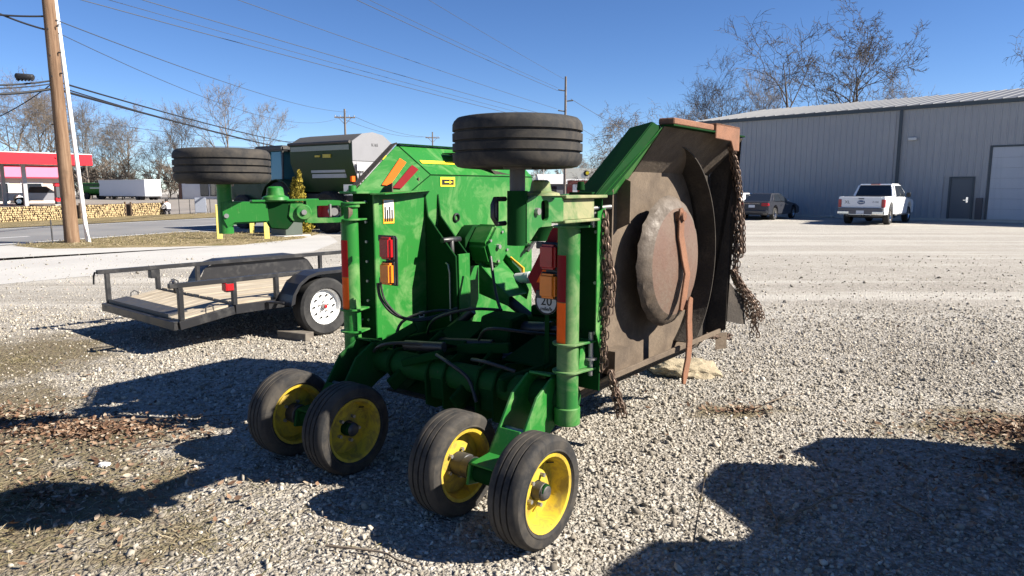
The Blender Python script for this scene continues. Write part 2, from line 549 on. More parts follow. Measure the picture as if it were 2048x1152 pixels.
# ------------------------------------------------------------------ loose stones, leaves and dead grass in the foreground
def dirt_at(x, y):
    m = np.full(x.shape, -9.0)
    for cx, cy, rx, ry in DIRT:
        m = np.maximum(m, 1 - np.hypot((x - cx) / rx, (y - cy) / ry))
    return m

def np_mesh(name, verts, tris, mat, smooth=False):
    me = D.meshes.new(name)
    nv, nf = len(verts), len(tris)
    me.vertices.add(nv); me.vertices.foreach_set('co', verts.astype(np.float32).ravel())
    me.loops.add(nf * 3); me.loops.foreach_set('vertex_index', tris.astype(np.int32).ravel())
    me.polygons.add(nf)
    me.polygons.foreach_set('loop_start', np.arange(0, nf * 3, 3, dtype=np.int32))
    if smooth: me.polygons.foreach_set('use_smooth', np.ones(nf, dtype=bool))
    me.update(calc_edges=True); me.validate()
    me.materials.append(mat)
    return link(name, me)

def scatter_mesh(name, proto_v, proto_f, pos, scale, rng, mat, flat_tilt=None, smooth=False):
    """pos (n,3), scale (n,3); random rotation per piece"""
    n = len(pos)
    q = rng.normal(size=(n, 4)); 
    if flat_tilt is not None:
        yaw = rng.uniform(0, 2 * np.pi, n); tx = rng.normal(0, flat_tilt, n); ty = rng.normal(0, flat_tilt, n)
        cz, sz = np.cos(yaw), np.sin(yaw); cx, sx = np.cos(tx), np.sin(tx); cy, sy = np.cos(ty), np.sin(ty)
        Rm = np.empty((n, 3, 3))
        Rm[:, 0, 0] = cz * cy; Rm[:, 0, 1] = cz * sy * sx - sz * cx; Rm[:, 0, 2] = cz * sy * cx + sz * sx
        Rm[:, 1, 0] = sz * cy; Rm[:, 1, 1] = sz * sy * sx + cz * cx; Rm[:, 1, 2] = sz * sy * cx - cz * sx
        Rm[:, 2, 0] = -sy; Rm[:, 2, 1] = cy * sx; Rm[:, 2, 2] = cy * cx
    else:
        q /= np.linalg.norm(q, axis=1)[:, None]
        a, b, c, d = q.T
        Rm = np.stack([np.stack([1 - 2 * (c * c + d * d), 2 * (b * c - a * d), 2 * (b * d + a * c)], 1),
                       np.stack([2 * (b * c + a * d), 1 - 2 * (b * b + d * d), 2 * (c * d - a * b)], 1),
                       np.stack([2 * (b * d - a * c), 2 * (c * d + a * b), 1 - 2 * (b * b + c * c)], 1)], 1)
    m = len(proto_v)
    pv = proto_v[None] * scale[:, None, :]
    jit = 1 + rng.normal(0, .22, (n, m, 1)) if flat_tilt is None else 1
    vv = np.einsum('nij,nmj->nmi', Rm, pv * jit) + pos[:, None, :]
    tt = proto_f[None] + (np.arange(n) * m)[:, None, None]
    return np_mesh(name, vv.reshape(-1, 3), tt.reshape(-1, 3), mat, smooth)

bm = bmesh.new(); bmesh.ops.create_icosphere(bm, subdivisions=1, radius=1.0)
bm.verts.ensure_lookup_table()
ICO_V = np.array([v.co[:] for v in bm.verts]); ICO_F = np.array([[v.index for v in f.verts] for f in bm.faces]); bm.free()

def stone_mat():
    k = N('loose_gravel_stone')
    isl = k.n('ShaderNodeNewGeometry').outputs['Random Per Island']
    c = k.ramp(isl, [(0, (.10, .087, .069)), (.2, (.20, .176, .142)), (.45, (.30, .268, .218)), (.7, (.385, .35, .295)), (.88, (.43, .38, .305)), (1, (.54, .51, .455))])
    c = k.mix(k.math('MULTIPLY', k.fr(k.noise(90, 4, .7), .4, .7), .45), c, (.17, .15, .12))
    return k.done(c, .85, 0, .3)
STONE = stone_mat()
rng = np.random.default_rng(11)
def frustum_pts(n, y0, y1, p=1.0):
    Y = (y0 ** 2 + (y1 ** 2 - y0 ** 2) * rng.random(n)) ** .5
    if p != 1.0: Y = y0 + (y1 - y0) * rng.random(n) ** p
    X = (rng.random(n) * 2 - 1) * (Y * .78 + .7)
    return X, Y
X1, Y1 = frustum_pts(112000, 2.5, 10.2)
kp = rng.random(len(X1)) < np.clip((10.4 - Y1) / 4.0, 0, 1)
X1, Y1 = X1[kp], Y1[kp]
X2, Y2 = frustum_pts(7000, 9.0, 18.0, 1.5)
X, Y = np.concatenate([X1, X2]), np.concatenate([Y1, Y2])
dm = dirt_at(X, Y) + rng.normal(0, .25, len(X))
keep = (dm < .05) | (rng.random(len(X)) < .12)
X, Y = X[keep], Y[keep]
s0 = np.clip(rng.lognormal(math.log(.0082), .42, len(X)), .005, .026)
s0 *= np.clip(.9 + (Y - 5) * .05, 1, 1.35)
sc = np.stack([s0 * rng.uniform(.8, 1.35, len(X)), s0 * rng.uniform(.7, 1.1, len(X)), s0 * rng.uniform(.35, .7, len(X))], 1)
o = scatter_mesh('loose_gravel', ICO_V, ICO_F, np.stack([X, Y, s0 * .25], 1), sc, rng, STONE)
stuff(tag(o, 'loose grey and tan gravel stones covering the lot around the machine', 'gravel'))

LEAF_V = np.array([(0, -1, .12), (.45, -.35, .0), (.5, .3, .1), (0, 1, .22), (-.5, .3, .12), (-.42, -.35, .02), (0, 0, -.12)])
LEAF_F = np.array([(0, 1, 6), (1, 2, 6), (2, 3, 6), (3, 4, 6), (4, 5, 6), (5, 0, 6)])
def leaf_mat():
    k = N('dead_leaf')
    isl = k.n('ShaderNodeNewGeometry').outputs['Random Per Island']
    c = k.ramp(isl, [(0, (.05, .028, .018)), (.3, (.12, .065, .04)), (.55, (.19, .11, .065)), (.8, (.27, .19, .13)), (1, (.42, .36, .28))])
    c = k.mix(k.math('MULTIPLY', k.noise(60, 3, .6), .4), c, (.12, .07, .04))
    return k.done(c, .8, 0, .25)
LEAF = leaf_mat()
def blob_pts(n, cx, cy, rx, ry):
    a = rng.uniform(0, 2 * np.pi, n); r = np.abs(rng.normal(0, .55, n))
    return cx + rx * r * np.cos(a), cy + ry * r * np.sin(a)
def leaves(name, label, blobs, extra=0):
    xs, ys = [], []
    for n, cx, cy, rx, ry in blobs:
        a, b = blob_pts(n, cx, cy, rx, ry); xs.append(a); ys.append(b)
    if extra:
        a, b = frustum_pts(extra, 2.6, 9); xs.append(a); ys.append(b)
    x, y = np.concatenate(xs), np.concatenate(ys)
    s = rng.uniform(.009, .027, len(x))
    z = .012 + np.abs(rng.normal(0, .012, len(x)))
    oo = scatter_mesh(name, LEAF_V, LEAF_F, np.stack([x, y, z], 1), np.stack([s, s * rng.uniform(.8, 1.3, len(x)), s], 1), rng, LEAF, .35)
    return stuff(tag(oo, label, 'leaves'))
leaves('fallen_leaves', 'brown leaf litter strewn over bare soil at lower left', [(1800, -2.95, 4.75, .85, .34), (1100, -4.0, 5.0, 1.0, .5), (700, -2.6, 3.7, 1.5, 1.0)], 200)
leaves('fallen_leaves', 'pile of pale brown leaves at the right edge beside the shadow', [(2600, 3.75, 4.75, .75, .36), (900, 3.2, 4.0, 1.2, .8), (160, 1.75, 5.2, .45, .2)])

BL_V = np.array([(-.06, 0, 0), (.06, 0, 0), (.045, .5, .10), (-.045, .5, .10), (0, 1, .06)])
BL_F = np.array([(0, 1, 2), (0, 2, 3), (3, 2, 4)])
def straw_mat():
    k = N('dead_grass_blade')
    isl = k.n('ShaderNodeNewGeometry').outputs['Random Per Island']
    return k.done(k.ramp(isl, [(0, (.08, .075, .03)), (.3, (.13, .115, .05)), (.6, (.22, .175, .095)), (1, (.38, .32, .21))]), .85, 0, .2)
STRAW = straw_mat()
x, y = [], []
for n, cx, cy, rx, ry in [(3200, -2.8, 3.6, 1.7, 1.1), (1500, -4.9, 6.8, 1.1, 1.6), (300, -1.5, 3.2, .9, .5), (500, 3.4, 4.2, 1.3, .9)]:
    a, b = blob_pts(n, cx, cy, rx, ry); x.append(a); y.append(b)
x = np.concatenate(x); y = np.concatenate(y)
L = rng.uniform(.03, .10, len(x))
o = scatter_mesh('dead_grass', BL_V, BL_F, np.stack([x, y, np.full(len(x), .006)], 1), np.stack([L * .5, L, L], 1), rng, STRAW, .18)
stuff(tag(o, 'short dead grass and moss lying on bare soil at lower left', 'grass'))
# dry grass tufts on the verge by the road
xv = rng.uniform(-14.9, -7.2, 9000); yv = rng.uniform(19.8, 27, 9000)
kp = (yv > 19.9 + np.maximum(0, (xv + 13.3)) * .24) & (xv < -7.2) & (yv > 20.8 - (xv + 15) * .6) & (xv > -14 + (yv - 25) * .41 + .5)
xv, yv = xv[kp], yv[kp]
L = rng.uniform(.05, .13, len(xv))
o = scatter_mesh('dry_grass', BL_V, BL_F, np.stack([xv, yv, np.full(len(xv), .05)], 1), np.stack([L * .8, L, L * 2.0], 1), rng, STRAW, .6)
stuff(tag(o, 'thin dry grass on the verge around the yellow bollards', 'grass'))
# ================================================================== BUILDINGS
def wallpanel_mat(name, base, var):
    k = N(name)
    c = k.mix(k.fr(k.noise(.5, 5, .6), .35, .7), base, var)
    mp = k.n('ShaderNodeMapping'); mp.inputs['Scale'].default_value = (3.5, 3.5, .22); k.l(k.pos(True), mp.inputs[0])
    c = k.mix(k.math('MULTIPLY', k.fr(k.noise(1, 6, .7, mp.outputs[0]), .5, .78), .4), c, tuple(x * .62 for x in base))
    return k.done(c, .5, 0, .4)
SIDING = wallpanel_mat('grey_metal_siding', (.31, .315, .325), (.34, .345, .35))
ROOFING = wallpanel_mat('grey_metal_roof', (.105, .108, .114), (.13, .132, .136))
TRIM = flat('dark_trim', (.05, .065, .075), .5, 0, .4, .2, 3)
DOOR = flat('dark_steel_door', (.085, .10, .115), .45, 0, .4, .1, 2)
GARAGE = wallpanel_mat('pale_overhead_door', (.40, .425, .46), (.43, .45, .48))

# long metal building: wall line from the surveyed base points
BA = V((16.73, 43.91, 0)); BD = V((.699, -.715, 0)).normalized(); BN = V((BD.y, -BD.x, 0))     # BN points to the camera side
if BN.dot(V((-.7, -.7, 0))) < 0: BN = -BN
rzB = math.atan2(BD.y, BD.x)
S0, S1, EAVE, RIDGE, HALF = -6.1, 26.0, 6.08, 7.65, 10.0
barn = thing('metal_building', 'long grey corrugated metal building with dark door and pale overhead door', 'building', BA, rzB)
# local: x along the wall to the right, y into the building, z up
def inward(y): return y
m = MB()
m.bx(S0 + .02, S1, .06, .30, .0, EAVE - .1); m.bx(S0 + .02, S0 + .3, .3, 2 * HALF, 0, EAVE - .1); m.bx(S0 + .3, S1, 2 * HALF - .2, 2 * HALF, 0, EAVE - .1)
m.prism([(S0 + .02, .06, EAVE - .1), (S0 + .02, HALF, RIDGE - .1), (S0 + .02, 2 * HALF, EAVE - .1)], (.25, 0, 0))
m.build('wall_core', SIDING, barn)
pw = .325
pan = MB()
# one ribbed sheet: flat with a trapezoid rib on its left edge
prof = [(0, -.045), (.03, -.045), (.065, 0.0), (.17, 0), (.185, -.010), (.20, 0), (pw - .035, 0), (pw, -.045)]
def sheet_mesh(h0, h1, nm):
    mm = MB(); n_ = len(prof); vs = []
    for z in (h0, h1):
        for x, y in prof: vs.append((x, y + .045, z))
    mm.add(vs, [(i, i + 1, n_ + i + 1, n_ + i) for i in range(n_ - 1)])
    me = D.meshes.new(nm); me.from_pydata(mm.v, [], mm.f); me.materials.append(SIDING); me.update()
    return me
full = sheet_mesh(.12, EAVE, 'wall_panel'); over_door = sheet_mesh(2.33, EAVE, 'wall_panel'); over_gar = sheet_mesh(3.86, EAVE, 'wall_panel')
x = S0
while x < S1:
    me = full
    if x + pw > 9.05 and x < 10.30: me = over_door
    if x + pw > 10.80 + .1 and x < 14.6: me = over_gar
    if not (x > 15.5 and random.random() < 0):
        q = link('wall_panel', me, barn); q.location = (x, 0, 0)
    x += pw
m = MB(); m.bx(S0 - .02, S1, -.10, .05, EAVE - .14, EAVE + .05); m.build('gutter', TRIM, barn)
m = MB(); m.bx(6.48, 6.64, -.10, -.005, .1, EAVE - .14); m.build('downspout', TRIM, barn, 30, .02)
m = MB(); m.bx(S0 - .03, S0 + .06, -.03, .05, 0, EAVE); m.build('corner_trim', TRIM, barn)
m = MB(); m.bx(S0, S1, -.02, .30, .0, .115); m.build('base_slab', CURB, barn)
dr = MB().bx(9.20, 10.16, .02, .055, .14, 2.22).build('door', DOOR, barn)
m = MB(); m.bx(9.10, 9.195, -.02, .055, .115, 2.31); m.bx(10.165, 10.26, -.02, .055, .115, 2.31); m.bx(9.195, 10.165, -.02, .055, 2.225, 2.31); m.build('door_frame', TRIM, barn)
m = MB(); m.cyl((9.98, .02, 1.10), (9.98, -.04, 1.10), .03, .03, 10); m.bar((9.98, -.045, 1.10), (9.82, -.045, 1.10), .03, .03); m.bx(9.94, 10.03, .005, .018, .98, 1.25); m.build('handle', CHROME, dr)
gd = MB()
for i in range(6): pass
gdo = MB().bx(10.92, 14.5, .03, .055, .13, .14).build('overhead_door', GARAGE, barn)
for i in range(7):
    z0 = .145 + i * .518
    MB().bx(10.92, 14.5, .02, .052, z0, z0 + .512).build('door_section', GARAGE, gdo, 30, .004)
m = MB(); m.bx(10.82, 10.915, -.02, .055, .115, 3.86); m.bx(14.505, 14.6, -.02, .055, .115, 3.86); m.bx(10.915, 14.505, -.02, .055, 3.78, 3.86); m.build('overhead_door_frame', TRIM, barn)
m = MB(); m.bx(10.40, 10.70, -.12, -.005, .12, 1.22); m.build('utility_cabinet', flat('cabinet_brown', (.075, .07, .075), .6), barn, 30, .01)
m = MB(); m.bx(7.0, 7.42, -.16, -.005, 4.28, 4.44); m.build('wall_light', flat('light_fixture', (.55, .55, .53), .4), barn, 30, .02)
for xx in (.4, 2.6, 4.6):
    MB().bx(xx, xx + .7, -.35, -.12, .0, .13).build('parking_stop', CURB, barn, 30, .02)
# roof sheets with seams
rp = MB(); sl = math.hypot(HALF + .12, RIDGE - EAVE)
rl = D.meshes.new('roof_panel')
nx, nz = -(RIDGE - EAVE) / sl, (HALF) / sl
def roofpt(x_, t, h): # t from eave (0) to ridge (1)
    return (x_, -.12 + (HALF + .12) * t + nx * h * 0, EAVE + .06 + (RIDGE - EAVE) * t + h)
rw = .62
vs = []
for t in (0, 1):
    for x_, h in ((0, .035), (.04, .035), (.06, 0), (rw - .0, 0)): vs.append(roofpt(x_, t, h))
vs += [roofpt(0, 0, -.03), roofpt(rw, 0, -.03)]
rl.from_pydata(vs, [], [(0, 1, 5, 4), (1, 2, 6, 5), (2, 3, 7, 6), (8, 9, 3, 2, 1, 0)]); rl.materials.append(ROOFING); rl.update()
x = S0 - .15
while x < S1:
    q = link('roof_panel', rl, barn); q.location = (x, 0, 0); x += rw
m = MB(); m.prism([(S0 - .15, HALF, RIDGE + .05), (S0 - .15, 2 * HALF + .12, EAVE + .05), (S0 - .15, 2 * HALF + .12, EAVE), (S0 - .15, HALF, RIDGE)], (S1 - S0, 0, 0)); m.build('rear_roof', ROOFING, barn)
m = MB(); m.prism([(S0 - .17, -.12, EAVE + .04), (S0 - .17, HALF, RIDGE + .05), (S0 - .17, HALF, RIDGE - .14), (S0 - .17, -.12, EAVE - .14)], (.04, 0, 0)); m.build('gable_trim', TRIM, barn)

# ---- across the road: filling station
RED_PANEL = flat('red_canopy_panel', (.72, .012, .022), .35, 0, .5, .08, 2)
PINK = flat('pink_awning', (.74, .17, .27), .5, 0, .3, .08, 2)
CREAM = flat('cream_wall', (.62, .53, .44), .8, 0, .2, .12, 2)
GREYMET = flat('grey_metal', (.34, .34, .35), .5, .2, .4, .15, 4)
can = thing('station_canopy', 'bright red filling-station canopy on grey columns across the road', 'canopy', (-41.4, 70, 0), math.atan2(-6.6, -5.4))
# local x runs left along the fascia, y away from the road
m = MB(); m.bx(0, 26, -.02, .15, 3.95, 4.97); m.build('fascia', RED_PANEL, can)
m = MB(); m.bx(-.02, .15, -11, -.02, 3.95, 4.97); m.bx(.15, 26, -11, -10.85, 3.95, 4.97); m.build('fascia_end', RED_PANEL, can)
m = MB(); m.bx(.15, 26, -10.85, -.02, 4.1, 4.3); m.build('ceiling', flat('canopy_ceiling', (.42, .36, .32), .7), can)
m = MB(); m.bx(0, 26, -.03, .16, 4.975, 5.03); m.build('fascia_cap', WHITE, can)
for xx, yy in ((5.2, -2.2), (16, -2.2), (5.2, -8.6), (16, -8.6)):
    MB().bx(xx - .16, xx + .16, yy - .16, yy + .16, 0, 4.1).build('column', GREYMET, can)
m = MB(); m.bx(8.4, 8.5, -3.0, -2.9, 5.0, 5.9); m.bx(9.5, 9.6, -3.0, -2.9, 5.0, 5.9); m.bx(8.5, 9.5, -3, -2.9, 5.75, 5.9); m.build('roof_vent', WHITE, can)
def pump(t):
    pass
for xx in (2.2,):
    p = can.matrix_basis @ V((xx, -2.4, 0))
    g = thing('fuel_pump', 'dark and red fuel pump under the end of the red canopy', 'pump', p, can.rotation_euler.z)
    m = MB(); m.bx(-.45, .45, -.3, .3, .15, 1.9); m.build('cabinet', flat('pump_dark', (.07, .07, .075), .4), g, 30, .04)
    m = MB(); m.bx(-.5, .5, -.35, .35, 1.9, 2.25); m.build('pump_top', RED_PANEL, g, 30, .04)
    m = MB(); m.bx(-.46, .46, -.32, .31, .45, .8); m.build('pump_panel', RED_PANEL, g)
    m = MB(); m.bx(-.7, .7, -.5, .5, 0, .15); m.build('island', CURB, g)
store = thing('station_store', 'cream store with pink awning behind the filling-station canopy', 'building', (-55, 85, 0), math.atan2(-6.6, -5.4))
m = MB(); m.bx(-1.5, 40, -12, -.0, 0, 4.3); m.build('wall', CREAM, store)
m = MB(); m.prism([(-1.2, .02, 4.3), (-1.2, .75, 4.15), (-1.2, .75, 3.02), (-1.2, .02, 3.02)], (30, 0, 0)); m.build('awning', PINK, store)
m = MB(); m.bx(-1.2, 28.8, .02, .72, 2.86, 3.0); m.build('awning_edge', flat('dark_red_edge', (.22, .01, .03), .5), store)
for xx, ww, zz in ((1.2, 2.3, .3), (4.6, 1.5, .1), (8.5, 2.6, .5), (12.5, 2.4, .5)):
    wn = MB().bx(xx, xx + ww, .0, .05, zz, 2.4).build('window_frame', WHITE, store)
    MB().bx(xx + .12, xx + ww - .12, .05, .07, zz + .12, 2.28).build('window_pane', GLASS, wn)
MB().bx(16.4, 18.2, .01, .12, .2, 2.5).build('ice_chest', flat('blue_cooler', (.07, .35, .5), .4), store)
MB().bx(15.4, 16.3, .01, .10, .1, 1.2).build('red_bin', RED_PANEL, store)

# ---- firewood stacks along the far verge
WOOD_END = worn('cut_wood', (.42, .32, .165), (.28, .195, .10), 9, .4, .7, .8, .9)
BARK = worn('bark', (.085, .055, .035), (.16, .11, .07), 12, .4, .7, .95, .95)
def wood_stack(p0, p1, h, label):
    p0 = V((*p0, 0)); p1 = V((*p1, 0)); d = (p1 - p0); L = d.length; d.normalize(); nn = V((d.y, -d.x, 0))
    if nn.dot(-p0) < 0: nn = -nn
    st = thing('firewood_stack', label, 'firewood', p0, 0, 'firewood stacks on the far verge')
    m = MB(); rr = random.Random(int(L * 100)); r0 = .062; row = 0; z = .06
    while z < h:
        t = .06 + (row % 2) * .06
        while t < L:
            r = r0 * rr.uniform(.72, 1.15); k = rr.choice((3, 4, 5, 6)); c = d * (t + rr.uniform(-.015, .015)) + V((0, 0, z + rr.uniform(-.015, .015))); ph = rr.uniform(0, 6.28); off = rr.uniform(-.03, .04)
            vs = []
            for e_ in (off, -.42):
                for i in range(k):
                    a_ = ph + 6.283 * i / k; q = r * rr.uniform(.85, 1.1)
                    vs.append(c + d * (q * math.cos(a_)) + V((0, 0, q * math.sin(a_))) + nn * e_)
            m.cur = 0; m.add(vs, [tuple(range(k))])
            m.cur = 1; m.add([vs[i] for i in range(2 * k)], [(i, (i + 1) % k, k + (i + 1) % k, k + i) for i in range(k)])
            t += r0 * 1.92
        z += r0 * 1.78; row += 1
    o = m.build('log_ends', [WOOD_END, BARK], st, smooth=False, fixn=False)
    stuff(o)
    b = MB(); b.add([nn * -.06, d * L + nn * -.06, d * L + nn * -.06 + V((0, 0, h - .06)), nn * -.06 + V((0, 0, h - .06)), nn * -.42, d * L + nn * -.42, d * L + nn * -.42 + V((0, 0, h - .06)), nn * -.42 + V((0, 0, h - .06))],
          [(0, 1, 2, 3), (4, 5, 6, 7), (3, 2, 6, 7), (0, 3, 7, 4), (1, 2, 6, 5)])
    b.build('stack_core', BARK, st)
    for t in (-.05, L + .05):
        MB().bx(d.x * t - .04, d.x * t + .04, d.y * t - .04, d.y * t + .04, 0, h + .1).build('end_post', BARK, st)
wood_stack((-27.6, 29.5), (-24.45, 38.6), .80, 'long stack of split firewood left of the utility pole')
wood_stack((-24.2, 39.5), (-23.7, 43.1), .80, 'middle stack of split firewood right of the utility pole')
wood_stack((-23.55, 43.6), (-22.9, 46.2), .78, 'short end stack of split firewood beside the railing')

# railing, sign board and figure beside the stacks
rl_ = thing('railing', 'thin dark railing beside the firewood stacks', 'railing', (-22.7, 46.5, 0), math.atan2(5.5, 2.6))
for i in range(6):
    MB().bx(i * .85, i * .85 + .035, 0, .035, 0, 1.0).build('post', DARK_STEEL, rl_)
MB().bx(0, 4.3, .0, .03, .97, 1.0).build('top_rail', DARK_STEEL, rl_)
sb = thing('sign_board', 'small grey upright board at the edge of the far lot', 'sign', (-20.6, 46.6, 0), R(20))
MB().bx(-.35, .35, -.03, .03, .12, 1.1).build('board', flat('grey_board', (.22, .24, .29), .6), sb, 30, .02)
m = MB(); m.bar((.30, 0, .9), (.45, .5, 0), .04, .04); m.bar((-.30, 0, .12), (-.30, 0, 0), .04, .04); m.bar((.3, 0, .12), (.3, 0, 0), .04, .04); m.build('prop', GREYMET, sb)

# low shop, box trailer, grain wagon across the lot
shop = thing('low_shop', 'low white shop with dark windows and brown roof edge beyond the road', 'building', (-51.5, 112, 0), R(-12))
m = MB(); m.bx(-1.2, 13, 0, 9, 0, 3.7); m.build('wall', flat('pale_block_wall', (.55, .56, .58), .8, 0, .2, .1, 1), shop)
m = MB(); m.bx(-1.6, 13.3, -.4, 9, 3.7, 4.2); m.build('roof_edge', flat('brown_fascia', (.16, .10, .075), .7), shop)
for x0, x1 in ((2.4, 3.9), (4.1, 5.6), (7.5, 9.0), (9.2, 10.7)):
    w_ = MB().bx(x0, x1, -.06, -.0, .5, 2.6).build('window_frame', TRIM, shop)
    MB().bx(x0 + .08, x1 - .08, -.08, -.06, .58, 2.52).build('window_pane', GLASS, w_)
MB().bx(-1.4, -.9, -.1, .4, 0, 3.7).build('corner_post', flat('brown_post', (.12, .07, .055), .8), shop)
box = thing('box_trailer', 'long white semi trailer box parked between green wagon and low shop', 'trailer', (-52.6, 106, 0), math.atan2(9.4, -14.2))
m = MB(); m.bx(0, 13.2, 0, 2.5, .55, 2.95); m.build('cargo_box', flat('trailer_white', (.60, .62, .66), .5, 0, .4, .06, 1), box, 30, .04)
m = MB(); m.bx(-.04, 13.24, -.04, 2.54, 2.95, 3.02); m.build('top_rail', WHITE, box)
m = MB(); m.bx(-.03, 0, .1, 1.2, .65, 2.85); m.bx(-.03, 0, 1.3, 2.4, .65, 2.85); m.build('rear_doors', WHITE, box)
for xx in (1.2, 2.4):
    for yy in (.05, 2.1):
        MB().cyl((xx, yy, .5), (xx, yy + .35, .5), .5, .5, 18).build('wheel', TYRE_CLEAN, box)
m = MB(); m.bx(.2, 12.8, .4, 2.1, .4, .55); m.bar((10.2, .5, 0), (10.2, .5, .5), .12, .12); m.bar((10.2, 2.0, 0), (10.2, 2.0, .5), .12, .12); m.build('chassis', DARK_STEEL, box)
wag = thing('grain_wagon', 'bright green grain wagon left of the white box trailer', 'wagon', (-68.6, 113, 0), R(-20))
m = MB(); m.prism([(0, 0, .9), (0, -.5, 1.6), (0, -.5, 2.6), (0, 2.6, 2.6), (0, 2.6, 1.6), (0, 2.1, .9)], (5.2, 0, 0)); m.build('hopper', GREEN, wag, 30, .03)
m = MB(); m.bx(.4, 4.8, -.54, -.5, 2.15, 2.35); m.build('slot_row', INK, wag)
m = MB(); m.bx(2.2, 4.6, -.54, -.5, 1.7, 1.85); m.build('stripe', WHITE, wag)
for xx in (.9, 4.2):
    for yy in (-.2, 2.0):
        MB().cyl((xx, yy, .55), (xx, yy + .35, .55), .55, .55, 18).build('wheel', TYRE_CLEAN, wag)
m = MB(); m.bx(.2, 5.0, .5, 1.6, .6, .9); m.bar((5.0, 1.05, .6), (7.2, 1.05, .5), .12, .12); m.build('chassis', GREEN_DK, wag)

# distant low buildings in the gap under the near tyre
h1 = thing('far_house', 'far grey-roofed house seen under the nearer raised tyre', 'house', (5.2, 125, 0), R(4))
m = MB(); m.bx(0, 12, 0, 8, 0, 2.6); m.build('wall', flat('far_wall_dark', (.12, .12, .13), .8), h1)
m = MB(); m.prism([(-.4, -.4, 2.5), (-.4, 4, 4.3), (-.4, 8.4, 2.5)], (12.8, 0, 0)); m.build('roof', flat('far_grey_roof', (.40, .40, .41), .8), h1)
for x_ in (1.5, 4.5, 8): MB().bx(x_, x_ + 1.2, -.05, 0, .9, 2.1).build('window', GLASS, h1)
h2 = thing('far_shop', 'far red shop with big white roof sign and round emblem', 'shop', (7.6, 105, 0), R(-6))
m = MB(); m.bx(.6, 5.2, 0, 5, 0, 2.9); m.build('wall', flat('far_red_wall', (.30, .055, .05), .8), h2)
m = MB(); m.prism([(-.5, -.3, 4.7), (5.2, -.3, 4.6), (6.1, -.3, 3.8), (5.6, -.3, 3.1), (.4, -.3, 3.1)], (0, .5, 0)); m.build('roof_sign', flat('far_white_sign', (.74, .72, .62), .6), h2)
m = MB(); m.cyl((3.4, -.34, 3.9), (3.4, -.31, 3.9), .42, .42, 18); em2 = m.build('emblem', INK, h2)
m = MB(); m.cyl((3.55, -.37, 3.95), (3.55, -.345, 3.95), .25, .25, 14); m.build('emblem_mark', YEL_STRIPE, em2)
for x_ in (1.4, 2.6, 3.9): MB().bx(x_, x_ + .7, -.06, 0, .8, 2.3).build('window', WHITE, h2)
h3 = thing('far_shed', 'long low blue-grey shed far behind the mower wing', 'shed', (13, 135, 0), R(2))
m = MB(); m.bx(0, 22, 0, 10, 0, 3.0); m.build('wall', flat('far_blue_wall', (.16, .18, .22), .8), h3)
m = MB(); m.prism([(-.5, -.5, 2.9), (-.5, 5, 5.2), (-.5, 10.5, 2.9)], (23, 0, 0)); m.build('roof', flat('far_blue_roof', (.25, .27, .31), .8), h3)
MB().bx(4, 8, -.05, 0, 0, 2.4).build('door', DARK_STEEL, h3)

# ================================================================== TREES
BARK_GREY = worn('winter_bark', (.13, .105, .085), (.21, .18, .15), 3, .4, .7, .95, .95)
BARK_BROWN = worn('winter_twig_brown', (.125, .10, .08), (.19, .16, .13), 2, .4, .7, .95, .95)
BARK_DARK = worn('dark_bark', (.055, .045, .04), (.09, .076, .066), 3, .4, .7, .95, .95)

def tree_meshes(seed, H, levels=5, n0=9, spread=.9, droop=0.0, lean=(0, 0), trunk_r=None, clear=.25, twig=.014, wob=.22, dens=1.0):
    rr = random.Random(seed)
    T, C = MB(), MB()
    r0 = trunk_r or H * .017
    def grow(p, d, L, r, lev):
        n_ = 5 if lev < 2 else (4 if lev < 3 else 3)
        pts = [p]; rs = [r]; q = p.copy(); dd = d.copy()
        for i in range(n_):
            up = V((0, 0, 1)) * (.10 if lev < 3 else .03) - V((0, 0, 1)) * droop * (lev / 3.0)
            wb = wob * (.35 if lev == 0 else 1.0)
            dd = (dd + V((rr.gauss(0, wb), rr.gauss(0, wb), rr.gauss(0, wb * .7))) + up).normalized()
            q = q + dd * (L / n_); pts.append(q.copy()); rs.append(max(twig * .6, r * (1 - (.93 if lev == 0 else .72) * (i + 1) / n_)))
        (T if lev < 2 else C).tube(pts, rs, 6 if lev == 0 else (5 if lev == 1 else (4 if lev == 2 else 3)), cap=False)
        if lev >= levels - 1: return
        cnt = (n0 if lev == 0 else (6 if lev == 1 else (5 if lev == 2 else 4)))
        cnt = max(2, int(cnt * dens + rr.random()))
        for k in range(cnt):
            f = (clear + (1 - clear) * (k + rr.random()) / cnt) if lev == 0 else rr.uniform(.25, 1.0)
            i = min(int(f * n_), n_ - 1); u_ = f * n_ - i
            b = pts[i].lerp(pts[i + 1], u_); rb = rs[i] + (rs[i + 1] - rs[i]) * u_
            ax = (pts[i + 1] - pts[i]).normalized(); o_ = ax.orthogonal().normalized()
            o_ = M.Rotation(rr.uniform(0, 6.283), 3, ax) @ o_
            sp_ = spread * rr.uniform(.7, 1.25)
            nd = (ax * math.cos(sp_) + o_ * math.sin(sp_)).normalized()
            grow(b, nd, L * rr.uniform(.42, .66) * (1.0 if lev else (1.15 - .55 * f)), max(twig, rb * .62), lev + 1)
    grow(V((0, 0, -.1)), V((lean[0], lean[1], 1)).normalized(), H * .72, r0, 0)
    def fin(mb, nm):
        me = D.meshes.new(nm); me.from_pydata(mb.v, [], mb.f); me.polygons.foreach_set('use_smooth', [True] * len(me.polygons)); me.update(); return me
    return fin(T, 'trunk'), fin(C, 'crown')

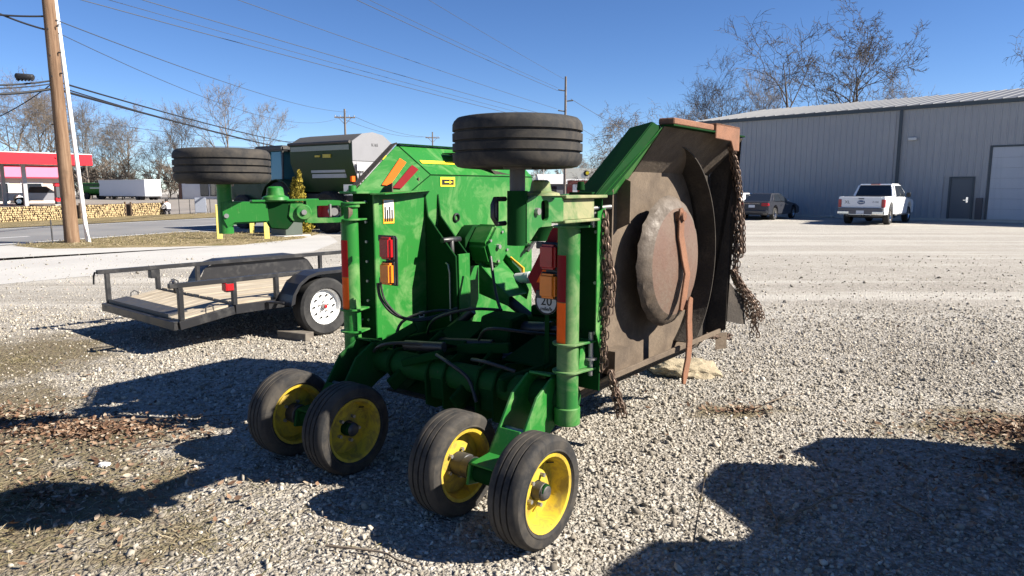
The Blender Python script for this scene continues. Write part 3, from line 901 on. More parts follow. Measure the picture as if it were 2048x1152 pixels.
def tree(meshes, label, loc, rz=0, sc=1.0, mats=(BARK_GREY, BARK_BROWN), group=None, sx=1.0, name='bare_tree'):
    t = thing(name, label, 'tree', loc, rz, group)
    t.scale = (sc * sx, sc * sx, sc)
    for me, nm, mt in zip(meshes, ('trunk', 'crown'), mats):
        o = link(nm, me, t)
        if not me.materials: me.materials.append(mt)
        if me.materials[0] != mt:
            o.material_slots[0].link = 'OBJECT'; o.material_slots[0].material = mt
    return t
TA = tree_meshes(1, 16, 5, 12, .75, .0, dens=1.12, twig=.015)
TB = tree_meshes(2, 15, 5, 11, .6, .0, dens=1.12, twig=.015)
TC = tree_meshes(3, 14, 5, 13, .9, .01, dens=1.15, twig=.015, clear=.15)
TD = tree_meshes(5, 17, 5, 8, .55, .0, lean=(.12, .05), dens=1.0, twig=.015, clear=.4)
TBIG = tree_meshes(8, 19, 6, 11, .85, .0, dens=.90, twig=.022, wob=.26, clear=.3, trunk_r=.42)
TLEAN = tree_meshes(21, 19, 5, 6, .8, .0, lean=(-.18, 0), dens=.9, twig=.022, wob=.34, clear=.5, trunk_r=.3)
TWEEP = tree_meshes(13, 12, 5, 12, 1.0, .16, dens=1.15, twig=.018, wob=.25, clear=.25)
# behind the long building
GR = 'bare trees behind the metal building'
tree(TBIG, 'largest spreading bare tree standing behind the metal building roof', at(1722, 300, 72) * V((1, 1, 0)), R(20), 1.06, (BARK_DARK, BARK_DARK), GR)
tree(TLEAN, 'crooked leaning bare tree with few limbs above the metal roof', at(1600, 300, 66) * V((1, 1, 0)), R(0), 1.0, (BARK_DARK, BARK_DARK), GR)
tree(TA, 'slender bare tree at the left end of the metal roof', at(1440, 300, 74) * V((1, 1, 0)), R(110), .92, (BARK_DARK, BARK_DARK), GR, .9)
tree(TB, 'pale twiggy bare tree next to the crooked leaning tree', at(1510, 300, 80) * V((1, 1, 0)), R(40), 1.0, (BARK_DARK, BARK_GREY), GR, .8)
tree(TC, 'low bare tree between the crooked tree and the largest tree', at(1655, 300, 84) * V((1, 1, 0)), R(200), .85, (BARK_GREY, BARK_GREY), GR, .8)
tree(TC, 'bare tree crowding the right flank of the largest tree', at(1795, 300, 76) * V((1, 1, 0)), R(70), 1.02, (BARK_DARK, BARK_GREY), GR, .85)
tree(TWEEP, 'bare tree cut by the right edge of the picture above the roof', at(2062, 300, 62) * V((1, 1, 0)), R(160), 1.22, (BARK_DARK, BARK_DARK), GR, .8)
tree(TWEEP, 'drooping bare tree between near tyre and mower wing', at(1268, 300, 66) * V((1, 1, 0)), R(0), .80, (BARK_GREY, BARK_BROWN), GR, 1.15)
tree(TC, 'bushy bare tree showing over the rusty edge of the mower wing', at(1362, 300, 70) * V((1, 1, 0)), R(250), .72, (BARK_GREY, BARK_BROWN), GR, 1.1)
# beyond the filling station
GL = 'bare trees beyond the filling station'
for px, Y, me, rz_, sc, sx, lab in [
    (22, 104, TC, 10, 1.3, 1.0, 'broad bare tree at the far left behind the canopy'),
    (78, 112, TA, 60, 1.18, .9, 'bare tree rising over the red canopy just left of the pole'),
    (118, 120, TB, 220, 1.2, .9, 'bare tree directly behind the wooden utility pole'),
    (172, 116, TB, 140, 1.08, .8, 'bare tree just right of the white guy guard'),
    (212, 122, TC, 300, .95, .9, 'low brown tree above the green grain wagon'),
    (258, 124, TA, 190, 1.0, 1.0, 'rounded bare tree above the white box trailer'),
    (312, 120, TC, 40, .85, .95, 'low brown tree above the right end of the box trailer'),
    (352, 116, TB, 20, 1.05, .8, 'upright bare tree beside the left raised tyre'),
    (455, 118, TD, 90, 1.12, 1.0, 'tall open bare tree above the left raised tyre'),
    (520, 122, TD, 200, .98, 1.0, 'open bare tree left of the tractor cab'),
    (410, 128, TB, 330, .72, .9, 'small bare tree behind the left raised tyre')]:
    p = at(px, 300, Y); tree(me, lab, (p.x, p.y, 0), R(rz_), sc, (BARK_GREY, BARK_BROWN), GL, sx)
for px, Y, me, rz_, sc, lab in [(660, 190, TC, 0, .8, 'distant bare tree behind the spreader'), (600, 200, TA, 0, .8, 'distant bare tree behind the tractor cab'), (1165, 170, TC, 70, .7, 'distant low tree right of the thin far pole'), (1215, 160, TA, 170, .62, 'distant tree at the left foot of the drooping tree')]:
    p = at(px, 300, Y); tree(me, lab, (p.x, p.y, 0), R(rz_), sc, (BARK_GREY, BARK_BROWN), 'distant bare trees')

# brush and thicket filling the bottom of the wood, one mass
def thicket(name, label, pts, mt, seed):
    proto = [tree_meshes(seed + i, 5.0, 4, 9, .7, 0, dens=1.05, twig=.030, clear=.02, wob=.3, trunk_r=.06) for i in range(3)]
    rr = random.Random(seed); V_, F_ = [], []
    off = 0
    arrs = []
    for a_, b_ in proto:
        va = np.array([v.co[:] for v in a_.vertices] + [v.co[:] for v in b_.vertices])
        fa = [list(p.vertices) for p in a_.polygons] + [[i + len(a_.vertices) for i in p.vertices] for p in b_.polygons]
        arrs.append((va, fa))
    for (x_, y_, s_) in pts:
        va, fa = rr.choice(arrs); t = rr.uniform(0, 6.28); c_, n_ = math.cos(t), math.sin(t)
        vv = va * np.array([s_ * rr.uniform(1, 1.6), s_ * rr.uniform(1, 1.6), s_ * rr.uniform(.8, 1.2)])
        vv = np.stack([vv[:, 0] * c_ - vv[:, 1] * n_ + x_, vv[:, 0] * n_ + vv[:, 1] * c_ + y_, vv[:, 2]], 1)
        V_ += vv.tolist(); F_ += [[i + off for i in f] for f in fa]; off += len(vv)
    me = D.meshes.new(name); me.from_pydata(V_, [], F_); me.materials.append(mt); me.update()
    return stuff(tag(link(name, me), label, 'brush'))
rr = random.Random(5)
pts = []
for i in range(52):
    p = at(rr.uniform(-40, 560), 300, rr.uniform(116, 134)); pts.append((p.x, p.y, rr.uniform(.9, 1.7)))
thicket('brush', 'tangled brown winter brush behind the wagon and box trailer', pts, BARK_BROWN, 50)
pts = []
for i in range(24):
    p = at(rr.uniform(1020, 1420), 300, rr.uniform(150, 190)); pts.append((p.x, p.y, rr.uniform(.9, 1.5)))
thicket('brush', 'grey winter brush along the horizon behind the far shops', pts, BARK_GREY, 60)

# ================================================================== POLES AND WIRES
def pole_mat():
    k = N('utility_pole_wood')
    mp = k.n('ShaderNodeMapping'); mp.inputs['Scale'].default_value = (14, 14, .7); k.l(k.pos(True), mp.inputs[0])
    c = k.ramp(k.noise(1.0, 6, .7, mp.outputs[0]), [(.3, (.075, .043, .026)), (.5, (.17, .105, .065)), (.7, (.25, .17, .11))])
    c = k.mix(k.fr(k.noise(1.6, 4, .6, k.pos(True)), .55, .75), c, (.09, .06, .04))
    k.bump(k.noise(1.0, 6, .8, mp.outputs[0]), .5, .02)
    return k.done(c, .9, 0, .2)
POLE = pole_mat()
POLE_GREY = worn('weathered_pole', (.12, .10, .09), (.20, .175, .155), 2, .4, .7, .95, .95)
WIRE = N('cable_black').done((.012, .012, .014), .6)
WIRE_GREY = N('cable_grey').done((.045, .055, .075), .6)
PB = V((-13.6, 21.63, 0))
up_ = thing('utility_pole', 'stout brown wooden utility pole standing on the near verge', 'pole', PB)
m = MB(); m.tube([(0, 0, -.1), (.0, 0, .4), (-.04, 0, 4), (-.10, 0, 9), (-.14, 0, 13)], [.215, .205, .18, .155, .14], 20); m.build('shaft', POLE, up_, 60)
m = MB()
for z in (5.0, 5.6, 6.35, 7.6, 7.9): m.cyl((-.05, -.2, z), (-.05, .24, z), .02, .02, 8); m.cyl((.13, -.06, z + .1), (.22, -.08, z + .1), .025, .02, 8)
m.build('pole_bolts', DARK_STEEL, up_)
for z in (1.4, 2.6, 3.6):
    MB().cyl((-.2, -.1, z), (-.24, -.14, z + .02), .02, .02, 6).build('step_bolt', DARK_STEEL, up_)
gp = at(176, 486, 21.9); gp = V((gp.x, gp.y, -.05)); gt = at(110, 0, 21.95); gt = gp.lerp(gt, 1.25)
tag(MB().cyl(gp, gt, .062, .062, 12).build('guy_guard', WHITE, None), 'tall white guy guard leaning against the wooden utility pole', 'guy guard')
g2 = at(182, 487, 21.8); g2.z = -.05
tag(MB().cyl(g2, at(165, 432, 21.9), .028, .03, 10).build('guy_guard', WHITE, None), 'thin short white guy guard beside the tall white one', 'guy guard')
tag(MB().cyl((-14.05, 21.4, -.05), (-14.07, 21.42, .75), .022, .022, 8).build('ground_stake', DARK_STEEL, None), 'short dark stake at the left foot of the utility pole', 'stake')

def far_pole(px, Y, top_y, label, arm=True, r=.16):
    p = at(px, 400, Y); h = at(px, top_y, Y).z
    t = thing('utility_pole', label, 'pole', (p.x, p.y, 0), R(12), 'far utility poles')
    MB().tube([(0, 0, 0), (0, 0, h)], [r, r * .7], 10).build('shaft', POLE_GREY, t)
    if arm:
        MB().bx(-1.2, 1.2, -.06, .06, h - 1.05, h - .9).build('crossarm', POLE_GREY, t)
        m_ = MB(); m_.bar((-.75, 0, h - 1.0), (0, 0, h - 1.8), .06, .06); m_.bar((.75, 0, h - 1.0), (0, 0, h - 1.8), .06, .06); m_.build('brace', POLE_GREY, t)
        for xx in (-1.1, -.5, .5, 1.1): MB().cyl((xx, 0, h - .9), (xx, 0, h - .7), .05, .04, 8).build('insulator', GREYMET, t)
    return V((p.x, p.y, 0)), h
P1p, H1 = far_pole(695, 85, 218, 'far utility pole with crossarm rising behind the spreader')
P2p, H2 = far_pole(867, 122, 264, 'small far utility pole with crossarm over the green wing')
P3p, H3 = far_pole(1129, 90, 153, 'tall far pole with stand-off insulators between the tyres and the wing', False, .19)
for dz, sx in ((1.9, -1), (3.1, 1), (4.4, -1)):
    pass
t3 = [o_ for o_ in D.objects if o_.name.startswith('utility_pole') and o_.get('label', '').startswith('tall far pole')][0]
for dz, sx in ((1.75, -1), (3.0, 1), (4.25, -1)):
    m_ = MB(); m_.cyl((0, 0, H3 - dz), (sx * .95, 0, H3 - dz + .12), .07, .09, 8); m_.build('stand_off_insulator', DARK_STEEL, t3)
for px, Y, ty, lab in ((1068, 150, 335, 'thin grey lamp pole far left of the red shop'), (1087, 118, 330, 'thin white flagpole in front of the far red shop'), (1135, 130, 332, 'far white lamp post right of the red shop'), (1150, 125, 350, 'short far lamp post with round head')):
    p = at(px, 400, Y); h = at(px, ty, Y).z
    m_ = MB(); m_.cyl((p.x, p.y, 0), (p.x, p.y, h), .07, .05, 8); m_.cyl((p.x - .25, p.y, h - .1), (p.x + .25, p.y, h + .1), .14, .14, 8)
    tag(m_.build('lamp_post', WHITE if 'white' in lab or 'round' in lab else GREYMET), lab, 'lamp post', 'far lamp posts')

def cable(a_, b_, sag, r, mt, label, name='overhead_cable', n_=24):
    a_ = V(a_); b_ = V(b_); pts = []
    for i in range(n_ + 1):
        f = i / n_; p = a_.lerp(b_, f); p.z -= sag * 4 * f * (1 - f); pts.append(p)
    o_ = MB().tube(pts, r, 5).build(name, mt, None, 80)
    return tag(o_, label, 'cable', 'overhead wires')
# communication cables on the near pole
def onpole(py): 
    return at(140 - (488 - py) * .09, py, 21.6)
for (py, ey, sg, r_, lab) in ((162, 297, .55, .028, 'upper thick black cable running right from the near pole'), (172, 303, .75, .020, 'thin black cable just under the upper thick cable'), (178, 318, .35, .040, 'lowest and thickest black cable running right from the near pole')):
    a_ = onpole(py); e_ = at(695 if py < 175 else 700, ey, 85)
    cable(a_, e_, sg, r_, WIRE, lab)
for (py, ly, r_, lab) in ((160, 139, .026, 'upper black cable leaving the near pole to the left edge'), (166, 147, .018, 'thin black cable under the upper left cable'), (176, 165, .038, 'thick black cable leaving the near pole to the left edge')):
    a_ = onpole(py); e_ = at(-420, ly - 60, 17.5)
    cable(a_, e_, .5, r_, WIRE, lab)
cable(onpole(32), at(-260, -30, 20), .25, .028, WIRE, 'black cable at the top left corner above the pole')
cable(onpole(62), at(-160, -60, 20.5), .2, .028, WIRE, 'black cable slanting down to the pole at top left')
cable(onpole(162), at(-300, 250, 24), .9, .016, WIRE, 'thin drooping service wire left of the near pole')
a_ = at(48, 152, 21.0)
sc_ = thing('splice_box', 'black cable splice case hanging left of the near pole', 'cable box', a_)
m = MB(); m.cyl((-.24, 0, 0), (.24, .05, -.03), .09, .09, 14); m.build('case', BLACK_PLAST, sc_, 40, .02)
m = MB()
for i in range(5): m.cyl((-.2 + i * .1, 0, -.12), (-.17 + i * .1, 0, -.09), .045, .045, 8)
m.build('case_rib', BLACK_PLAST, sc_); MB().cyl((0, 0, .05), (-.03, 0, .2), .012, .012, 6).build('hanger', DARK_STEEL, sc_)
# high power lines passing overhead to the tall far pole
def line(px0, hz, ex, ey, r_, lab, sag=.6):
    """from the far pole back over the lot, seen at the top of the picture at px0"""
    e_ = at(ex, ey, 90)
    d = at(px0, 0, 1.0) - V((0, 0, 1.7)); p = V((0, 0, 1.7)) + d * ((hz - 1.7) / d.z)
    far = e_ + (p - e_) * 1.9; far.z = hz + .4
    cable(e_, far, sag, r_ * 1.7, WIRE_GREY, lab, 'power_line', 40)
line(357, 12.0, 1116, 250, .014, 'lowest grey power line of the high group', .5)
line(400, 12.4, 1116, 244, .010, 'thin grey power line beside the lowest one', .5)
line(440, 12.6, 1117, 236, .014, 'second grey power line of the high group', .5)
line(560, 13.0, 1114, 218, .012, 'middle grey power line of the high group', .4)
line(720, 13.6, 1115, 181, .014, 'upper grey power line reaching the stand-off insulator', .4)
line(742, 13.8, 1116, 176, .010, 'thin upper grey power line beside the insulator line', .4)
line(838, 14.2, 1128, 158, .010, 'topmost grey power line reaching the pole tip', .3)
cable(at(1142, 198, 90), at(1420, 330, 150), 1.0, .03, WIRE_GREY, 'power line running right from the tall far pole', 'power_line')
cable(at(1128, 235, 90), at(1330, 330, 150), 1.0, .03, WIRE_GREY, 'lower power line running right from the tall far pole', 'power_line')
cable(at(112, 40, 21.6), at(695, 224, 85), .6, .016, WIRE_GREY, 'grey wire from the near pole to the far crossarm', 'power_line')
cable(at(108, 62, 21.6), at(687, 232, 85), 1.6, .012, WIRE_GREY, 'faint grey wire below the crossarm wire', 'power_line')
cable(at(-30, 205, 70), at(695, 285, 85), 1.0, .025, WIRE_GREY, 'grey wire crossing in front of the left trees', 'power_line')
cable(at(-30, 245, 70), at(695, 292, 85), 1.0, .025, WIRE_GREY, 'lower grey wire crossing in front of the left trees', 'power_line')
cable(P1p + V((-1, 0, H1 - .8)), P2p + V((-1, 0, H2 - .8)), .8, .022, WIRE_GREY, 'wire between the two far crossarm poles on the left side', 'power_line')
cable(P1p + V((1, 0, H1 - .8)), P2p + V((1, 0, H2 - .8)), .8, .022, WIRE_GREY, 'wire between the two far crossarm poles on the right side', 'power_line')
# ================================================================== FOLDED ROTARY MOWER
PHI = R(37.5)
mower = thing('rotary_mower', 'green flex-wing rotary mower with both wings folded upright on four small wheels', 'mower', (-.675, 3.79, 0), -PHI)

def wheel(parent, c, axis, R_=.272, W=.185, out=1, flipdish=False):
    """rib tyre on a yellow dished rim; axis points to the dished (outer) side"""
    c = V(c); ax = V(axis).normalized()
    h = W / 2; rb = R_ * .66
    g = .010
    prof = [(rb, -h * .72), (rb + .012, -h * .86), (R_ * .74, -h * .985), (R_ * .75, -h * 1.02), (R_ * .77, -h * 1.02), (R_ * .78, -h * .99), (R_ * .86, -h), (R_ * .93, -h * .96), (R_ * .975, -h * .84), (R_, -h * .70)]
    for q in (-.40, 0.0, .40):
        prof += [(R_ + .001, (q - .055) * h * 1.0), (R_ - g, (q - .035) * h), (R_ - g, (q + .035) * h), (R_ + .001, (q + .055) * h)]
    prof += [(R_, h * .70), (R_ * .975, h * .84), (R_ * .93, h * .96), (R_ * .86, h), (R_ * .78, h * .99), (R_ * .77, h * 1.02), (R_ * .75, h * 1.02), (R_ * .74, h * .985), (rb + .012, h * .86), (rb, h * .72)]
    t = MB().lathe(prof, c, ax, 56)
    ty = t.build('tyre', TYRE, parent, 28)
    # rim: flange, barrel, dished centre
    r = MB()
    r.lathe([(rb + .014, h * .80), (rb + .012, h * .90), (rb - .004, h * .86), (rb - .014, h * .55), (rb - .020, h * .10), (rb * .86, -h * .10),
             (rb * .60, -h * .06), (rb * .42, h * .10), (.048, h * .10)], c, ax, 40)
    r.lathe([(rb + .014, -h * .80), (rb + .012, -h * .90), (rb - .004, -h * .86), (rb - .014, -h * .6), (rb - .020, -h * .14), (rb * .86, -h * .16), (.05, -h * .16)], c, ax, 40)
    rim = r.build('rim', YELLOW, parent, 40)
    b = MB()
    b.cyl(c - ax * h * .7, c + ax * h * .62, .046, .043, 20)
    b.cyl(c + ax * h * .62, c + ax * h * .80, .043, .030, 20)
    b.cyl(c - ax * h * 1.05, c - ax * h * .16, .062, .062, 20)
    hub = b.build('hub', DARK_STEEL, parent, 40, .004)
    a0 = ax.orthogonal().normalized(); b0 = ax.cross(a0)
    for i in range(5):
        q = 2 * math.pi * i / 5 + .3
        p = c + a0 * (.075 * math.cos(q)) + b0 * (.075 * math.sin(q))
        MB().cyl(p - ax * (h * .16 + .018), p + ax * (h * .10 + .022), .0105, .0105, 6).build('wheel_nut', STEEL, parent)
    vp = c + a0 * (rb * .80)
    MB().cyl(vp - ax * h * .05, vp + ax * h * .35 + a0 * .01, .005, .004, 6).build('valve_stem', BLACK_PLAST, parent)
    return ty

def wheel_part(c, axis, **kw):
    """a wheel part whose tyre, rim and hub are its sub-parts"""
    e = MB().cyl(V(c) - V(axis) * .09, V(c) + V(axis) * .05, .03, .03, 16).build('wheel', DARK_STEEL, mower)
    wheel(e, c, axis, **kw)
    return e

for s in (1, -1):
    wheel_part((s * (.99 if s > 0 else .945), 0, .272), (1, 0, 0) if s > 0 else (-1, 0, 0))
    wheel_part((s * (.455 if s > 0 else .42), 0.02, .272), (-s, 0, 0))

# ---- trailing wheel arms of the centre section
def centre_arm(s):
    def P(u, v, w_): return (s * u, v, w_)
    m = MB()
    # two cheek plates of the box-shaped arm with curved edges, tied by top and bottom webs
    side = [(.58, .66), (.42, .70), (.28, .62), (.17, .46), (.08, .34), (-.07, .33), (-.09, .23), (.06, .20), (.20, .26), (.34, .36), (.48, .44), (.62, .50)]
    for u in (.625, .785):
        m.prism([P(u, v, w_) for v, w_ in side], (s * .018, 0, 0))
    for a, b in ((0, 1), (3, 4), (4, 5), (7, 8), (8, 9), (10, 11)):
        (v0, w0), (v1, w1) = side[a], side[b]
        m.prism([P(.643, v0, w0), P(.643, v1, w1), P(.785, v1, w1), P(.785, v0, w0)], V((0, (w1 - w0), -(v1 - v0))).normalized() * .014)
    m.build('wheel_arm', GREEN if s > 0 else GREEN_LOW, mower, 30, .004)  # left arm takes the green with shade painted in
    ax = MB()
    ax.cyl(P(.36, 0, .2775), P(1.06, 0, .2775), .036, .036, 20)
    ax.cyl(P(.60, 0, .2775), P(.83, 0, .2775), .058, .058, 20)
    ax.build('axle', GREEN_DK, mower, 40, .004)
    h = MB()
    h.cyl(P(.545, 0.005, .2775), P(.60, 0.005, .2775), .05, .06, 18)
    h.cyl(P(.87, 0, .2775), P(.94, 0, .2775), .06, .05, 18)
    h.build('axle_hub', DARK_STEEL, mower, 40)
    MB().cyl(P(.615, .50, .60), P(.81, .50, .60), .03, .03, 14).build('pivot_pin', STEEL, mower, 40)
    MB().cyl(P(.615, .22, .44), P(.81, .22, .44), .018, .018, 10).build('pivot_pin', STEEL, mower, 40)
centre_arm(1); centre_arm(-1)

# ---- centre rock shaft, deck and its bearing plates
MB().cyl((-.88, .50, .57), (.88, .50, .57), .082, .082, 28).build('rock_shaft', GREEN_LOW, mower)
for u in (-.47,):
    MB().cyl((u - .012, .50, .57), (u + .012, .50, .57), .102, .102, 28).build('shaft_collar', GREEN_DK, mower, 35, .003)
m = MB()
m.bx(-.70, .58, .80, 2.50, .505, .517)
m.prism([(-.70, .80, .517), (-.70, .66, .40), (-.70, .64, .33), (-.70, .652, .33), (-.70, .672, .395), (-.70, .80, .503)], (1.28, 0, 0))
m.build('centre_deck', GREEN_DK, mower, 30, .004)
MB().bx(-.712, -.70, .66, 2.5, .36, .53).build('deck_side', MUD_SHADE, mower, 30)
MB().bx(.58, .592, .70, 2.5, .44, .53).build('deck_side', MUD_SHADE, mower, 30)
MB().bx(-.70, .58, 2.49, 2.502, .40, .53).build('deck_front', MUD_SHADE, mower, 30)
for u in (-.13, .01, .27, .40):
    m = MB()
    m.prism([(u, .40, .38), (u, .39, .57), (u, .43, .66), (u, .53, .695), (u, .70, .66), (u, .95, .70), (u, 1.35, .62), (u, 1.35, .517), (u, .80, .517), (u, .66, .40), (u, .60, .335), (u, .48, .34)], (.014, 0, 0))
    m.build('bearing_plate', GREEN_DK, mower, 30, .002)
m = MB()
m.prism([(-.12, .86, .62), (-.12, .92, .86), (-.12, 1.10, .88), (-.12, 1.22, .62)], (.26, 0, 0))
m.build('cylinder_bracket', GREEN_DK, mower, 30, .012)
for u0, u1 in ((-.112, .006), (.288, .396)):
    MB().prism([(u0, .43, .42), (u0, .42, .55), (u0, .47, .655), (u0, .60, .66), (u0, .66, .45), (u0, .60, .36)], (u1 - u0, 0, 0)).build('bearing_block', GREEN_DK, mower, 30, .004)
MB().prism([(-.70, .60, .318), (.58, .60, .318), (.58, .68, .33), (-.70, .68, .33)], (0, 0, .012)).build('deck_rear_flange', MUD_SHADE, mower, 30)
# splitter gearbox, shields and drive lines
m = MB()
m.bx(-.17, .17, 1.42, 1.78, .52, .78); m.bx(-.12, .12, 1.48, 1.72, .78, .86)
m.cyl((-.30, 1.6, .66), (.30, 1.6, .66), .085, .085, 18); m.cyl((0, 1.2, .66), (0, 2.0, .66), .085, .085, 18)
m.build('centre_gearbox', GREEN_DK, mower, 35, .015)
# underside pan and blades of the centre section
m = MB()
m.lathe([(0.0, .0), (.20, .005), (.33, .03), (.39, .075), (.41, .13), (.40, .14)], (-.05, 1.62, .26), (0, 0, 1), 40)
m.build('centre_pan', MUD_SHADE, mower, 40)
for q in (-1, 1):
    MB().bar((-.05, 1.62 + q * .25, .26), (-.05 + q * .1, 1.62 + q * .72, .245), .09, .014).build('centre_blade', RUST, mower, 30)
m = MB()
m.cyl((0, 2.0, .62), (0, 2.45, .62), .06, .06, 14); m.bar((-.42, 2.5, .46), (-.06, 4.0, .50), .10, .14); m.bar((.42, 2.5, .46), (.06, 4.0, .50), .10, .14)
m.bar((-.1, 3.9, .50), (.1, 3.9, .50), .12, .14); m.bar((0, 3.95, .50), (0, 4.25, .50), .10, .05)
m.build('tongue', GREEN_DK, mower, 30, .006)

# linkage, hoses and bars crowding the centre section
for p0_, p1_, wd_, ht_ in (((-.40, .36, .46), (-.28, .74, .74), .035, .09), ((-.30, .38, .62), (-.04, .46, .70), .06, .05), ((.14, .36, .44), (.20, .74, .72), .03, .10), ((.46, .40, .60), (.60, .80, .66), .05, .08), ((-.60, .44, .66), (-.42, .62, .80), .05, .06)):
    MB().bar(p0_, p1_, wd_, ht_).build('link_arm', GREEN_DK, mower, 30, .008)
for pts_ in ([(-.62, .42, .64), (-.45, .36, .72), (-.28, .42, .74), (-.10, .52, .72)], [(-.05, .42, .70), (.10, .37, .68), (.22, .40, .60), (.30, .38, .48)], [(.20, .46, .70), (.36, .40, .72), (.52, .46, .68)]):
    MB().hose(pts_, .011, 8).build('hydraulic_hose', HOSE, mower)
MB().cyl((-.36, .46, .71), (-.06, .50, .73), .033, .033, 16).build('hydraulic_cylinder', BLACK, mower, 40, .003)
MB().prism([(-.66, .66, .42), (-.50, .60, .36), (-.34, .62, .52), (-.42, .70, .66), (-.62, .72, .64)], (0, .02, 0)).build('end_bracket', GREEN_DK, mower, 30, .006)
for u0, u1, v0, v1, w0, w1, nm in ((-.55, -.30, .75, 1.3, .60, .66, 'link_bar'), (.30, .56, .72, 1.4, .58, .70, 'link_bar'), (-.05, .30, .62, .70, .70, .74, 'cross_link'), (-.62, -.40, .62, .98, .66, .72, 'link_bar')):
    MB().bar((u0, v0, w0), (u1, v1, w1), .05, .06).build(nm, GREEN_DK, mower, 30, .006)
for (x0, y0, z0), (x1, y1, z1), r_ in (((-.58, .95, .60), (-.30, 1.05, .86), .034), ((.20, .75, .66), (.55, .98, .62), .036), ((-.30, .70, .70), (.10, .78, .72), .03)):
    MB().cyl((x0, y0, z0), (x1, y1, z1), r_, r_, 16).build('hydraulic_cylinder', BLACK, mower, 40, .003)
for pts_ in ([(-.50, .80, .70), (-.35, .72, .84), (-.12, .80, .92), (.0, 1.0, .90)], [(.05, .70, .76), (.20, .62, .86), (.40, .75, .84), (.52, .95, .80)], [(-.62, .60, .62), (-.60, .66, .80), (-.50, .85, .86), (-.44, 1.05, .84)]):
    MB().hose(pts_, .010, 8).build('hydraulic_hose', HOSE, mower)
MB().prism([(.36, 1.30, .52), (.62, 1.20, .54), (.70, 1.9, .60), (.40, 2.1, .60)], (0, 0, .012)).build('shield_plate', GREEN_DK, mower, 30)
MB().prism([(.26, .68, .66), (.60, .66, .66), (.66, .92, .74), (.30, 1.05, .78)], (0, 0, .012)).build('shield_plate', GREEN_DK, mower, 30, .004)
MB().prism([(-.34, .66, .70), (-.06, .66, .70), (-.10, .98, .80), (-.38, .98, .78)], (0, 0, .012)).build('shield_plate', GREEN_DK, mower, 30, .004)
